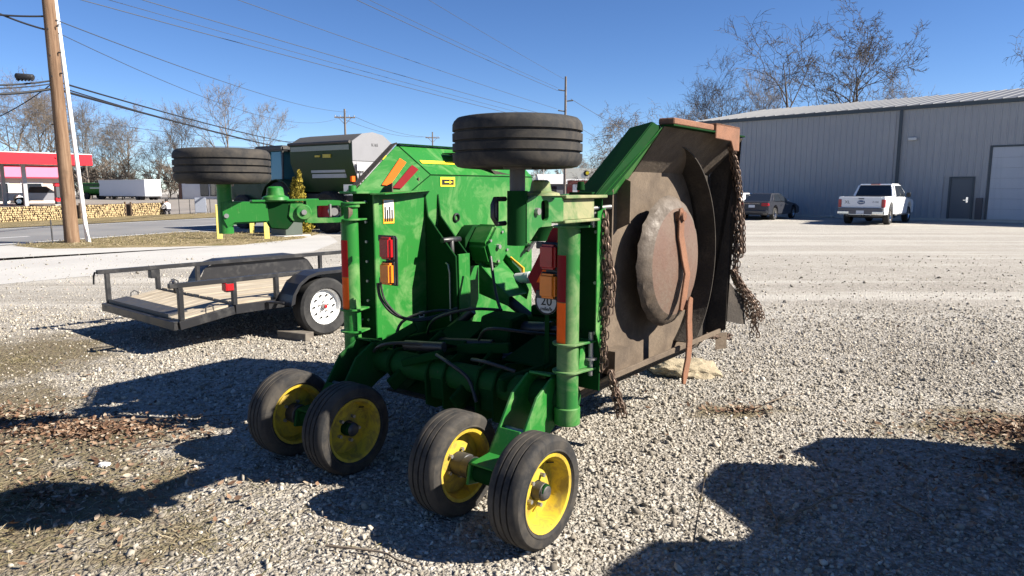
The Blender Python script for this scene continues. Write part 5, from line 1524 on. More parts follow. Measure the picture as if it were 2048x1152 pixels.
MB().hose([(-.66, .51, 1.08), (-.65, .52, .98), (-.58, .56, .88), (-.50, .66, .83), (-.46, .86, .83), (-.45, 1.05, .86)], .011, 8).build('wiring_loom', HOSE, mower)
MB().hose([(-.64, .515, 1.08), (-.62, .53, .97), (-.55, .58, .87), (-.48, .68, .82), (-.45, .90, .82), (-.44, 1.05, .84)], .007, 8).build('wiring_loom', HOSE, mower)
MB().hose([(-.30, 1.25, 1.22), (-.20, 1.18, .98), (-.08, 1.10, .86), (.02, 1.05, .80)], .011, 8).build('hydraulic_hose', HOSE, mower)
m = MB(); m.cyl((.04, 1.05, .78), (.34, 1.08, .80), .045, .045, 16); m.cyl((.34, 1.08, .80), (.50, 1.1, .81), .02, .02, 12); m.cyl((.30, 1.08, .80), (.345, 1.08, .80), .052, .052, 16)
m.build('wing_fold_cylinder', BLACK, mower, 40)
m = MB(); m.tube([(.46, 1.10, .79), (.52, 1.08, .79), (.55, 1.08, .82), (.52, 1.08, .85), (.46, 1.10, .85)], .012, 8); m.build('cylinder_clevis', DARK_STEEL, mower)
# slow-vehicle triangle
cx, cz, vv = .645, 1.25, .715
m = MB(); Rr = .215
def tri(r_, cut):
    pts = []
    for i in range(3):
        a0 = R(90 + 120 * i)
        for da in (cut, -cut): pts.append((cx + r_ * math.cos(a0 + R(da)) , cz + r_ * math.sin(a0 + R(da))))
    return pts
t1 = tri(.235, -13)
m.prism([(x_, vv, z_) for x_, z_ in t1], (0, .004, 0)); em = m.build('slow_vehicle_emblem', DKRED_TAPE, mower, 30)
m = MB(); m.prism([(cx + .187 * math.cos(R(90 + 120 * i)), vv - .002, cz + .187 * math.sin(R(90 + 120 * i))) for i in range(3)], (0, .0015, 0)); m.build('emblem_core', ORANGE_TAPE, em)
MB().bar((cx, vv + .01, .60), (cx, vv + .01, 1.36), .04, .008, (0, 1, 0)).build('emblem_post', GREEN_DK, mower, 30)
# speed plate
cx2, cz2 = .568, 1.055
m = MB(); m.cyl((cx2, .695, cz2), (cx2, .699, cz2), .080, .080, 36); sp = m.build('speed_plate', GREY_SIGN, mower)
m = MB(); m.lathe([(.080, 0), (.080, .002), (.070, .002), (.070, 0)], (cx2, .6945, cz2), (0, -1, 0), 36); m.build('speed_plate_ring', INK, sp)
MX = plane_mtx((cx2, .6935, cz2 + .0), (1, 0, 0), (0, 0, 1))
text_mesh('20', .08, INK, 'speed_number', sp, MX)
text_mesh('mile/h', .034, INK, 'speed_unit', sp, plane_mtx((cx2, .6935, cz2 - .046), (1, 0, 0), (0, 0, 1)))
MB().bar((cx2, .705, .60), (cx2, .705, 1.0), .03, .006, (0, 1, 0)).build('speed_plate_post', GREEN_DK, mower, 30)
# reflectors on the cut-off corner of the left-hand wing, yellow stripe and decals
P1, P2, P3, P4 = PL(.98, .58, 1.66), PL(1.04, 1.07, 2.02), PL(.80, 1.17, 1.80), PL(.80, .95, 1.67)
nrm = (P3 - P4).cross(P2 - P4).normalized()
if nrm.x < 0: nrm = -nrm
def onf(s_, t_):
    """bilinear point on the corner facet"""
    lo = P1.lerp(P4, s_); hi = P2.lerp(P3, s_)
    return lo.lerp(hi, t_) + nrm * .010
for crn, mt in (([(.38, .2), (.53, .2), (.43, .83), (.26, .83)], ORANGE_TAPE), ([(.62, .14), (.78, .14), (.74, .86), (.56, .86)], DKRED_TAPE)):
    m = MB(); m.prism([onf(*q_) for q_ in crn], nrm * .002); m.build('corner_reflector', mt, wingL, 30)
m = MB()
def band(v_, w_):
    f = (w_ - 1.80) / .22; return PL(.80 + .24 * f - .006, v_, w_)
m.prism([band(1.17, 1.885), band(1.95, 1.885), band(1.95, 1.908), band(1.17, 1.908)], (.002, 0, 0)); m.build('yellow_stripe', YEL_STRIPE, wingL, 30)
def decal(name, v0, v1, w0, w1, mt, u=.797):
    m_ = MB(); m_.prism([PL(u, v0, w0), PL(u, v1, w0), PL(u, v1, w1), PL(u, v0, w1)], (.0015, 0, 0)); return m_.build(name, mt, wingL, 30)
decal('warning_decal', 1.27, 1.43, 1.715, 1.785, YEL_STRIPE)
decal('warning_panel', 1.285, 1.415, 1.728, 1.768, INK, .795)
decal('warning_arrow', 1.31, 1.385, 1.744, 1.752, YEL_STRIPE, .793)
m = MB(); m.prism([PL(.793, 1.365, 1.735), PL(.793, 1.40, 1.748), PL(.793, 1.365, 1.761)], (.0015, 0, 0)); m.build('warning_arrow', YEL_STRIPE, wingL)
decal('instruction_decal', .695, .795, 1.46, 1.625, ORANGE_DECAL)
decal('instruction_panel', .70, .79, 1.495, 1.622, DECAL_WHITE, .795)
for i in range(4):
    decal('decal_print', .705 + .021 * i, .717 + .021 * i, 1.475, 1.575 - .02 * (i % 2), INK, .793)
decal('small_decal', 1.02, 1.075, .755, .80, DECAL_WHITE)
decal('small_decal_print', 1.03, 1.062, .765, .79, INK, .795)
# orange decal on the guard of the left-hand gearbox
m = MB(); m.prism([(-.53, 1.79, 1.165), (-.40, 1.79, 1.085), (-.40, 1.79, 1.0), (-.53, 1.79, 1.03)], (0, -.012, 0)); m.build('guard_decal', ORANGE_DECAL, wingL, 30)
m = MB(); m.prism([(-.51, 1.777, 1.135), (-.42, 1.777, 1.075), (-.42, 1.777, 1.01), (-.51, 1.777, 1.04)], (0, -.0015, 0)); m.build('guard_decal_panel', DECAL_WHITE, wingL, 30)
# ================================================================== VEHICLES
def road_wheel(parent, c, r, wd, rim_mat, side, spokes=6, tyre=TYRE_CLEAN):
    """c: centre; side: +1 outer face towards +x, -1 towards -x"""
    c = V(c); ax = V((side, 0, 0)); h = wd / 2
    w0 = MB().lathe([(r * .62, -h), (r * .9, -h), (r, -h * .75), (r, h * .75), (r * .92, h), (r * .66, h), (r * .62, h * .8)], c, ax, 30).build('wheel', tyre, parent, 30)
    m = MB(); m.lathe([(r * .66, h * .9), (r * .60, h * .75), (r * .56, h * .3), (r * .2, h * .35), (0, h * .4)], c, ax, 30); m.build('rim', rim_mat, w0, 40)
    if spokes:
        m = MB()
        for i in range(spokes):
            a_ = 2 * math.pi * i / spokes
            m.bar(c + ax * h * .55 + V((0, math.cos(a_), math.sin(a_))) * r * .1, c + ax * h * .62 + V((0, math.cos(a_), math.sin(a_))) * r * .6, r * .16, .02, ax)
        m.build('spokes', rim_mat, w0)
    return w0

def loft(m, secs):
    """secs: list of rings with equal counts"""
    n_ = len(secs[0]); vs = [p for s_ in secs for p in s_]; fs = []
    for j in range(len(secs) - 1):
        for i in range(n_):
            i2 = (i + 1) % n_
            fs.append((j * n_ + i, j * n_ + i2, (j + 1) * n_ + i2, (j + 1) * n_ + i))
    fs += [tuple(range(n_))[::-1], tuple(range((len(secs) - 1) * n_, len(secs) * n_))]
    m.add(vs, fs)

def side_body(prof, hw, arches, zb, wheel_r, nm, mt, parent, bev=.05, tumble=.06):
    """car body from a side profile with wheel arches cut in; prof top line front->rear as (y,z) list ascending y"""
    bottom = []
    for (yc) in arches:
        bottom.append((yc - wheel_r, zb))
        for i in range(9):
            a_ = math.pi - math.pi * i / 8
            bottom.append((yc + wheel_r * math.cos(a_), zb + .12 + wheel_r * math.sin(a_)))
        bottom.append((yc + wheel_r, zb))
    y0 = prof[0][0]; y1 = prof[-1][0]
    ring = [(y0, zb + .1)] + [(y0 + .05, zb)] + bottom + [(y1 - .05, zb)] + [(y1, zb + .1)] + prof[::-1]
    m = MB(); m.prism([(-hw, y, z) for y, z in ring], (2 * hw, 0, 0))
    return m.build(nm, mt, parent, 30, bev, 2)

def greenhouse(m, b, t):
    """b, t = (half width, y0, y1, z) bottom and top rectangles"""
    hb, b0, b1, zb = b; ht, t0, t1, zt = t
    m.add([(-hb, b0, zb), (hb, b0, zb), (hb, b1, zb), (-hb, b1, zb), (-ht, t0, zt), (ht, t0, zt), (ht, t1, zt), (-ht, t1, zt)],
          [(0, 3, 2, 1), (4, 5, 6, 7), (0, 1, 5, 4), (1, 2, 6, 5), (2, 3, 7, 6), (3, 0, 4, 7)])
def face_patch(m, q, u0, u1, v0, v1, off):
    """panel lying on quad q (4 corners: bottom-left, bottom-right, top-right, top-left), proud by off"""
    q = [V(p) for p in q]
    def P(u, v_): return q[0].lerp(q[1], u).lerp(q[3].lerp(q[2], u), v_)
    n_ = (q[1] - q[0]).cross(q[3] - q[0]).normalized()
    m.prism([P(u0, v0), P(u1, v0), P(u1, v1), P(u0, v1)], n_ * off)

PLASTIC_GREY = flat('grey_bumper_trim', (.11, .11, .12), .5, 0, .4, .15, 5)
PLATE = flat('number_plate', (.52, .55, .60), .5, 0, .4, .1, 30)
TAIL = flat('tail_lamp', (.30, .012, .02), .2, 0, .6, .1, 8)
HD = R(-41)
# ---- white pickup truck, tail towards the camera
def pickup():
    o = thing('pickup_truck', 'white crew-cab pickup truck parked by the metal building', 'truck', (16.35, 33.0, 0), HD)
    hw = 1.0
    body = side_body([(0.0, .62), (0.0, 1.32), (1.95, 1.33), (2.0, 1.30), (4.2, 1.28), (4.55, 1.22), (5.55, 1.14), (5.82, 1.02), (5.86, .60)], hw, [1.25, 4.95], .48, .46, 'body', WHITE_CAR, o, .045)
    m = MB(); m.bx(-.80, .80, .12, 1.9, .95, 1.337); bed = m.build('bed_opening', flat('bed_liner', (.02, .02, .02), .8), o)
    cab = MB(); b = (.96, 1.98, 4.55, 1.28); t = (.77, 2.30, 3.75, 1.93); greenhouse(cab, b, t)
    cb = cab.build('cab', WHITE_CAR, o, 30, .07, 3)
    rq = [(-.96, 1.98, 1.28), (.96, 1.98, 1.28), (.77, 2.30, 1.93), (-.77, 2.30, 1.93)]
    m = MB(); face_patch(m, rq, .07, .93, .06, .90, .012); m.build('rear_window', GLASS, cb)
    sq = [(.96, 1.98, 1.28), (.96, 4.55, 1.28), (.77, 3.75, 1.93), (.77, 2.30, 1.93)]
    for u0, u1 in ((.12, .46), (.49, .90)):
        m = MB(); face_patch(m, sq, u0, u1, .05, .86, .012); m.build('side_window', GLASS, cb)
    sq2 = [(-.96, 4.55, 1.28), (-.96, 1.98, 1.28), (-.77, 2.30, 1.93), (-.77, 3.75, 1.93)]
    for u0, u1 in ((.10, .51), (.54, .88)):
        m = MB(); face_patch(m, sq2, u0, u1, .05, .86, .012); m.build('side_window', GLASS, cb)
    fq = [(.96, 4.55, 1.28), (-.96, 4.55, 1.28), (-.77, 3.75, 1.93), (.77, 3.75, 1.93)]
    m = MB(); face_patch(m, fq, .06, .94, .05, .92, .012); m.build('windshield', GLASS, cb)
    m = MB(); m.bx(-.2, .2, 2.24, 2.30, 1.88, 1.93); m.build('brake_light', TAIL, cb)
    m = MB(); m.bx(-.86, .86, -.035, .0, .80, 1.31); tg = m.build('tailgate', flat('tailgate_white', (.66, .67, .69), .3, 0, .5, .05, 3), o, 30, .02)
    m = MB(); m.lathe([(0, .012), (.085, .010), (.10, 0)], (0, -.035, 1.06), (0, -1, 0), 24)
    em = m.build('oval_emblem', flat('emblem_blue', (.03, .06, .16), .3), tg); 
    for v in em.data.vertices: v.co.x *= 1.65
    text_mesh('Ford', .12, CHROME, 'emblem_script', tg, plane_mtx((0, -.05, 1.06), (1, 0, 0), (0, 0, 1)))
    text_mesh('F-150', .11, INK, 'model_lettering', tg, plane_mtx((.62, -.038, 1.07), (1, 0, 0), (0, 0, 1)))
    text_mesh('XL', .20, INK, 'trim_lettering', tg, plane_mtx((-.60, -.038, 1.06), (1, 0, 0), (0, 0, 1)))
    m = MB(); m.bx(-.12, .12, -.045, -.03, 1.20, 1.25); m.build('tailgate_handle', PLASTIC_GREY, tg)
    for s in (-1, 1):
        m = MB(); m.bx(*sorted((s * .87, s * 1.012)), -.03, .16, .82, 1.20); m.build('tail_lamp', TAIL, o, 30, .02)
        m = MB(); m.bx(*sorted((s * 1.0, s * 1.20)), 4.05, 4.13, 1.28, 1.50); m.build('mirror', BLACK_PLAST if s > 0 else WHITE_CAR, o, 30, .03)
        m = MB(); m.bx(*sorted((s * .99, s * 1.10)), 2.0, 4.5, .42, .47); m.build('side_step', CHROME, o, 30, .015)
        for yy in (2.55, 3.6): MB().bx(*sorted((s * 1.0, s * 1.025)), yy, yy + .16, 1.08, 1.11).build('door_handle', CHROME, o)
        m = MB(); m.bx(*sorted((s * .55, s * .98)), 5.80, 5.87, .82, 1.04); m.build('headlamp', WHITE, o, 30, .02)
    m = MB(); m.bx(-.98, .98, -.14, .02, .66, .80); m.build('bumper_step', PLASTIC_GREY, o, 30, .02)
    m = MB(); m.bx(-1.0, -.50, -.16, .1, .50, .66); m.bx(.50, 1.0, -.16, .1, .50, .66); m.bx(-.50, .50, -.15, -.02, .46, .54); m.build('rear_bumper', CHROME, o, 30, .03)
    m = MB(); m.bx(-.5, .5, -.13, .0, .54, .66); m.build('plate_recess', PLASTIC_GREY, o)
    m = MB(); m.bx(-.17, .17, -.145, -.135, .53, .68); m.build('number_plate', PLATE, o)
    m = MB(); m.bx(-.06, .06, -.2, .2, .40, .47); m.bx(-.75, .75, .3, 5.2, .38, .52); m.cyl((-.7, 1.25, .38), (.7, 1.25, .38), .09, .09, 10); m.build('chassis', DARK_STEEL, o)
    for s in (-1, 1):
        for yy in (1.25, 4.95): road_wheel(o, (s * .86, yy, .40), .40, .27, CHROME, s)
    return o
pickup()

DARK_CAR = flat('dark_grey_car_paint', (.035, .037, .045), .2, 0, .6, .08, 3)
SILVER = flat('silver_car_paint', (.30, .30, .33), .3, .2, .6, .08, 3)
def sedan(label, loc, rz, mt, group=None):
    o = thing('sedan', label, 'car', loc, rz, group)
    hw = .90
    side_body([(0, .55), (.02, .92), (.12, 1.0), (.75, 1.03), (1.2, .98), (3.2, .96), (4.3, .84), (4.75, .70), (4.82, .50)], hw, [1.05, 3.85], .28, .36, 'body', mt, o, .06)
    g = MB(); greenhouse(g, (.84, .55, 3.45, .97), (.60, 1.35, 2.55, 1.44)); gh = g.build('roof', mt, o, 30, .08, 3)
    q = [(-.84, .55, .97), (.84, .55, .97), (.60, 1.35, 1.44), (-.60, 1.35, 1.44)]
    m = MB(); face_patch(m, q, .06, .94, .06, .90, .01); m.build('rear_window', GLASS, gh)
    q = [(.84, .55, .97), (.84, 3.45, .97), (.60, 2.55, 1.44), (.60, 1.35, 1.44)]
    for u0, u1 in ((.16, .50), (.53, .88)):
        m = MB(); face_patch(m, q, u0, u1, .06, .86, .01); m.build('side_window', GLASS, gh)
    q = [(-.84, 3.45, .97), (-.84, .55, .97), (-.60, 1.35, 1.44), (-.60, 2.55, 1.44)]
    for u0, u1 in ((.12, .47), (.50, .84)):
        m = MB(); face_patch(m, q, u0, u1, .06, .86, .01); m.build('side_window', GLASS, gh)
    q = [(.84, 3.45, .97), (-.84, 3.45, .97), (-.60, 2.55, 1.44), (.60, 2.55, 1.44)]
    m = MB(); face_patch(m, q, .06, .94, .06, .92, .01); m.build('windshield', GLASS, gh)
    for s in (-1, 1):
        m = MB(); m.bx(*sorted((s * .52, s * .905)), -.02, .18, .76, .92); m.build('tail_lamp', TAIL, o, 30, .03)
        m = MB(); m.bx(*sorted((s * .86, s * 1.02)), 2.75, 2.87, .98, 1.10); m.build('mirror', CHROME if mt == DARK_CAR else mt, o, 30, .03)
        for yy in (1.75, 2.7): MB().bx(*sorted((s * .895, s * .925)), yy, yy + .18, .80, .83).build('door_handle', CHROME, o)
        m = MB(); m.bx(*sorted((s * .5, s * .86)), 4.70, 4.80, .58, .70); m.build('headlamp', WHITE, o, 30, .03)
    m = MB(); m.bx(-.45, .45, -.03, .0, .875, .895); m.build('trunk_trim', CHROME, o)
    m = MB(); m.bx(-.17, .17, -.025, -.005, .68, .82); m.build('number_plate', PLATE, o)
    m = MB(); m.bx(-.88, .88, -.07, .08, .34, .56); m.build('rear_bumper', mt, o, 30, .05)
    for s in (-1, 1):
        for yy in (1.05, 3.85): road_wheel(o, (s * .79, yy, .33), .33, .22, CHROME, s, 7)
    return o
sedan('dark grey sedan parked against the metal building beside the mower', (13.0, 38.2, 0), R(-41), DARK_CAR)
sedan('white car mostly hidden behind the mower chains beside the grey sedan', (12.05, 40.1, 0), R(-41), WHITE_CAR)
GC = 'cars at the filling station'
sedan('white car cut by the left edge at the filling station', (-58.0, 75.5, 0), R(95), WHITE_CAR, GC)
sedan('pale silver car parked in front of the station store', (-56.8, 82.0, 0), R(60), flat('pale_silver', (.55, .55, .57), .3, .1, .6, .05, 2), GC)
# silver pickup at the pumps (front to the right)
o = thing('pickup_truck', 'silver pickup truck beside the canopy column across the road', 'truck', (-52.0, 72.5, 0), R(-62), GC)
side_body([(0, .62), (0, 1.25), (1.9, 1.26), (4.2, 1.24), (5.5, 1.1), (5.8, .95), (5.8, .6)], .98, [1.2, 4.8], .48, .46, 'body', SILVER, o, .05)
m = MB(); greenhouse(m, (.94, 1.9, 4.4, 1.24), (.75, 2.2, 3.6, 1.88)); cb = m.build('cab', GLASS, o, 30, .06)
m = MB(); m.bx(-.75, .75, 2.2, 3.6, 1.87, 1.93); m.build('roof', SILVER, cb, 30, .02)
for s in (-1, 1):
    m = MB(); m.bx(*sorted((s * .5, s * .95)), 5.72, 5.83, .8, 1.02); m.build('headlamp', WHITE, o, 30, .02)
    for yy in (1.2, 4.8): road_wheel(o, (s * .84, yy, .4), .40, .26, CHROME, s)

# ---- tractor with trailed spreader behind the hedge shrub
FW = V((-.82, .57, 0)).normalized(); rzT = math.atan2(FW.y, FW.x) - math.pi / 2       # local y = forward
DKGREEN = paint('dark_machine_green', (.012, .038, .012), (.035, .06, .022), .5, .8, 2)
SILV = flat('galvanised_panel', (.20, .20, .21), .5, .2, .5, .1, 2)
TARP = flat('dark_tarp', (.05, .05, .05), .8)
RIMRED = flat('red_rim', (.38, .02, .025), .45)
sp_o = V((-5.9, 26.1, 0))
spr = thing('spreader', 'green and silver fertiliser spreader with dark roll tarp behind the tractor', 'spreader', sp_o, rzT)
# local x: right (away from camera), y forward; near side x=0
W_, L_ = 2.1, 3.5
m = MB()
loft(m, [[(.45, 0, 1.55), (.0, -.02, 2.7), (.0, -.02, 3.42), (W_, -.02, 3.42), (W_, -.02, 2.7), (W_ - .45, 0, 1.55)],
         [(.45, L_, 1.55), (.0, L_, 2.7), (.0, L_, 3.42), (W_, L_, 3.42), (W_, L_, 2.7), (W_ - .45, L_, 1.55)]])
hop = m.build('hopper', DKGREEN, spr, 30, .02)
m = MB(); m.prism([(.02, -.05, 2.72), (W_ - .02, -.05, 2.72), (W_ - .02, -.05, 3.42), (W_ * .75, -.05, 3.72), (W_ * .5, -.05, 3.80), (W_ * .25, -.05, 3.72), (.02, -.05, 3.42)], (0, .03, 0)); m.build('rear_panel', SILV, spr)
m = MB(); m.prism([(.45, -.04, 1.6), (W_ - .45, -.04, 1.6), (W_ - .02, -.04, 2.70), (.02, -.04, 2.70)], (0, .02, 0)); m.build('lower_rear_panel', flat('grey_lower_panel', (.30, .30, .31), .5, .2), spr)
tp = []
for y_ in (0.0, L_):
    tp.append([(-.03, y_, 3.40), (W_ * .25, y_, 3.70), (W_ * .5, y_, 3.78), (W_ * .75, y_, 3.70), (W_ + .03, y_, 3.40), (W_ * .5, y_, 3.38)])
m = MB(); loft(m, tp); m.build('roll_tarp', TARP, spr, 40)
m = MB(); m.cyl((-.05, 0, 3.40), (-.05, L_, 3.40), .06, .06, 12); m.build('tarp_tube', DARK_STEEL, spr)
m = MB(); m.bx(-.03, .0, .1, L_ - .1, 3.12, 3.30); m.build('side_rail', flat('grey_rail', (.22, .25, .22), .5), spr)
m = MB(); m.bx(.12, .18, .5, 2.4, 2.3, 2.5); m.bx(.16, .22, .5, 2.4, 2.1, 2.25); m.build('ladder_rail', GREYMET, spr)
m = MB(); m.bx(-.06, .0, 1.1, 1.5, 2.85, 2.98); m.bx(-.06, .0, 1.7, 1.95, 2.88, 2.95); m.build('maker_decal', flat('dull_yellow', (.45, .36, .05), .5), spr)
m = MB(); m.bx(.5, W_ - .5, -.5, 4.6, 1.0, 1.5); m.bx(.9, 1.2, 3.4, 5.2, .7, .95); m.build('chassis', DARK_STEEL, spr, 30, .02)
m = MB(); m.bx(.3, 1.8, -.9, -.5, .9, 1.35); m.cyl((.6, -.75, .8), (.6, -.75, .86), .38, .38, 20); m.cyl((1.5, -.75, .8), (1.5, -.75, .86), .38, .38, 20); m.build('spinner_unit', GREYMET, spr, 30)
MB().bx(.15, .5, -.16, -.12, 2.35, 2.65).build('white_decal', DECAL_WHITE, spr)
MB().bx(1.5, 1.7, -.10, -.06, 2.8, 3.05).build('yellow_decal', YEL_STRIPE, spr)
text_mesh('K165', .16, INK, 'model_lettering', spr, plane_mtx((1.15, -.055, 3.32), (1, 0, 0), (0, 0, 1)))
MB().bx(-.10, .05, -.12, -.02, 1.95, 2.15).build('marker_lamp', ORANGE_TAPE, spr)
MB().bx(-.10, -.05, -.25, .35, 1.45, 1.85).build('mudguard_panel', WHITE, spr)
m = MB(); m.tube([(.3, -.1, 2.5), (.2, -.2, 2.2), (.3, -.25, 1.8), (.5, -.2, 1.5)], .03, 8); m.tube([(.45, -.1, 2.5), (.35, -.25, 2.1), (.5, -.3, 1.7)], .03, 8); m.build('hydraulic_hose', HOSE, spr)
for s, xx in ((-1, .22), (1, W_ - .22)):
    w0 = MB().lathe([(.42, -.26), (.70, -.28), (.80, -.18), (.80, .18), (.70, .28), (.42, .26)], (xx, 1.5, .80), (s, 0, 0), 30).build('wheel', TYRE_CLEAN, spr, 30)
    MB().lathe([(.43, .25), (.38, .1), (.15, .05), (0, .08)], (xx, 1.5, .80), (s, 0, 0), 26).build('rim', RIMRED, w0, 40)
trc = thing('tractor', 'dark green farm tractor with red rims and blue-tinted cab behind the raised tyre', 'tractor', sp_o + FW * 4.2, rzT)
m = MB(); m.bx(.15, 1.75, .9, 3.4, 1.25, 2.1); m.prism([(.2, 1.5, 2.1), (.2, 3.9, 1.75), (.2, 3.9, 1.2), (.2, 1.5, 1.2)], (1.5, 0, 0)); m.build('hood', DKGREEN, trc, 30, .06, 2)
m = MB(); m.bx(.35, 1.55, .0, 3.6, .8, 1.3); m.build('chassis', DARK_STEEL, trc, 30, .03)
m = MB(); greenhouse(m, (.78, .0, 1.55, 1.9), (.72, .15, 1.45, 3.2))
for i, v in enumerate(m.v): m.v[i] = (v[0] + .95, v[1], v[2])
cabo = m.build('cab_glass', GLASS_TEAL, trc, 30, .03)
m = MB(); m.bx(.10, 1.80, -.1, 1.75, 3.2, 3.42); m.build('cab_roof', DARK_STEEL, trc, 30, .06, 2)
for xx in (.17, 1.73):
    for yy in (.02, .85, 1.53): MB().bar((xx, yy, 1.85), (.95 + (xx - .95) * .94, yy, 3.22), .06, .07).build('cab_post', DARK_STEEL, trc)
for s, xx in ((-1, .12), (1, 1.78)):
    w0 = MB().lathe([(.45, -.26), (.85, -.28), (.98, -.2), (.98, .2), (.85, .28), (.45, .26)], (xx, .0, .98), (s, 0, 0), 32).build('wheel', TYRE_CLEAN, trc, 30)
    MB().lathe([(.48, .25), (.42, .08), (.15, .05), (0, .1)], (xx, 0, .98), (s, 0, 0), 26).build('rim', RIMRED, w0, 40)
    w0 = MB().lathe([(.36, -.2), (.62, -.22), (.72, -.15), (.72, .15), (.62, .22), (.36, .2)], (xx, 2.6, .72), (s, 0, 0), 30).build('wheel', TYRE_CLEAN, trc, 30)
    MB().lathe([(.37, .19), (.32, .06), (.12, .04), (0, .08)], (xx, 2.6, .72), (s, 0, 0), 26).build('rim', RIMRED, w0, 40)
    m = MB()
    for i in range(10):
        a0, a1 = R(20 + 14 * i), R(34 + 14 * i)
        m.bar((xx, 1.08 * math.cos(a0), .98 + 1.08 * math.sin(a0)), (xx, 1.08 * math.cos(a1), .98 + 1.08 * math.sin(a1)), .62, .03, (0, math.cos(a0), math.sin(a0)))
    m.build('mudguard', DKGREEN, trc, 40)
MB().cyl((.3, 2.0, 1.9), (.3, 2.0, 3.3), .06, .06, 12).build('exhaust', DARK_STEEL, trc)
MB().bx(.5, .65, -.1, 0, 3.35, 3.5).build('beacon', ORANGE_TAPE, trc)

# ---- bollards, transformer box, golden evergreen
YB = paint('bollard_yellow', (.74, .62, .16), (.55, .46, .15), .5, .8, 3, .6)
for (x_, y_, h, lab) in ((-9.74, 23.33, 1.14, 'tallest yellow bollard at the left end of the verge'), (-9.75, 26.3, .62, 'short yellow bollard behind the arm between two others'), (-8.17, 23.33, .95, 'yellow bollard next to the green utility box')):
    b_ = thing('bollard', lab, 'bollard', (x_, y_, .0), R(20), 'yellow bollards round the utility box')
    MB().bx(-.085, .085, -.085, .085, 0, h).build('post', YB, b_, 30, .015)
    MB().bx(-.09, .09, -.09, .09, h, h + .03).build('cap', YB, b_, 30, .01)
ub_ = thing('utility_box', 'dark green utility box between the bollards and the golden shrub', 'utility box', (-8.0, 24.9, 0), R(-38))
m = MB(); m.bx(-.45, .45, -.35, .35, .08, .80); m.build('cabinet', flat('box_green', (.06, .075, .06), .5, 0, .4, .15, 4), ub_, 30, .015)
m = MB(); m.prism([(-.47, -.37, .80), (-.47, .37, .80), (-.47, .34, .86), (-.47, -.30, .86)], (.94, 0, 0)); m.build('lid', flat('box_lid', (.10, .115, .09), .5), ub_, 30, .01)
m = MB(); m.bx(.20, .32, -.365, -.35, .35, .5); m.build('lock', CHROME, ub_); m = MB(); m.bx(-.35, -.15, -.365, -.35, .35, .62); m.build('warning_label', DECAL_WHITE, ub_)
m = MB(); m.bx(-.65, .65, -.55, .55, .0, .08); m.build('pad', CONC, ub_, 30, .02)
def shrub():
    o_ = thing('evergreen_shrub', 'golden upright evergreen shrub in front of the tractor', 'shrub', (-7.95, 26.2, 0))
    MB().tube([(0, 0, 0), (.02, 0, .8), (0, .02, 1.9)], [.06, .045, .02], 8).build('stem', BARK_GREY, o_)
    g = np.random.default_rng(4); n_ = 9000
    z = g.random(n_) ** .8 * 2.15 + .1
    lobes = [(-.14, .0, 2.0, .26), (.12, -.05, 2.25, .25), (.02, .12, 1.9, .3), (-.02, -.16, 1.6, .30), (.22, .08, 1.3, .26), (-.22, -.06, 1.25, .26)]
    li = g.integers(0, len(lobes), n_); lb = np.array(lobes)[li]
    zz = g.random(n_) * lb[:, 2]
    t = zz / lb[:, 2]; rad = lb[:, 3] * np.clip(1.25 * (1 - t) ** .55 * np.minimum(1, t * 5 + .55), 0, 1.1) * (g.random(n_) ** .35) * (1 + .2 * np.sin(zz * 23 + li))
    an = g.random(n_) * 6.283
    pos = np.stack([lb[:, 0] * (1 - t * .2) + rad * np.cos(an), lb[:, 1] + rad * np.sin(an), zz + .06], 1)
    k = N('golden_evergreen_foliage'); isl = k.n('ShaderNodeNewGeometry').outputs['Random Per Island']
    mt = k.done(k.ramp(isl, [(0, (.10, .085, .012)), (.5, (.24, .19, .025)), (1, (.42, .32, .05))]), .8, 0, .2)
    pv_ = np.array([(-.5, 0, 0), (.5, 0, 0), (.35, .1, .8), (-.3, -.1, .9), (0, .15, 1.4)]); pf = np.array([(0, 1, 2), (0, 2, 3), (3, 2, 4)])
    s_ = g.uniform(.03, .06, n_)
    q = scatter_mesh('foliage', pv_, pf, pos, np.stack([s_, s_, s_ * 1.3], 1), g, mt, .5)
    q.parent = o_
    bpy.context.view_layer.update()
shrub()

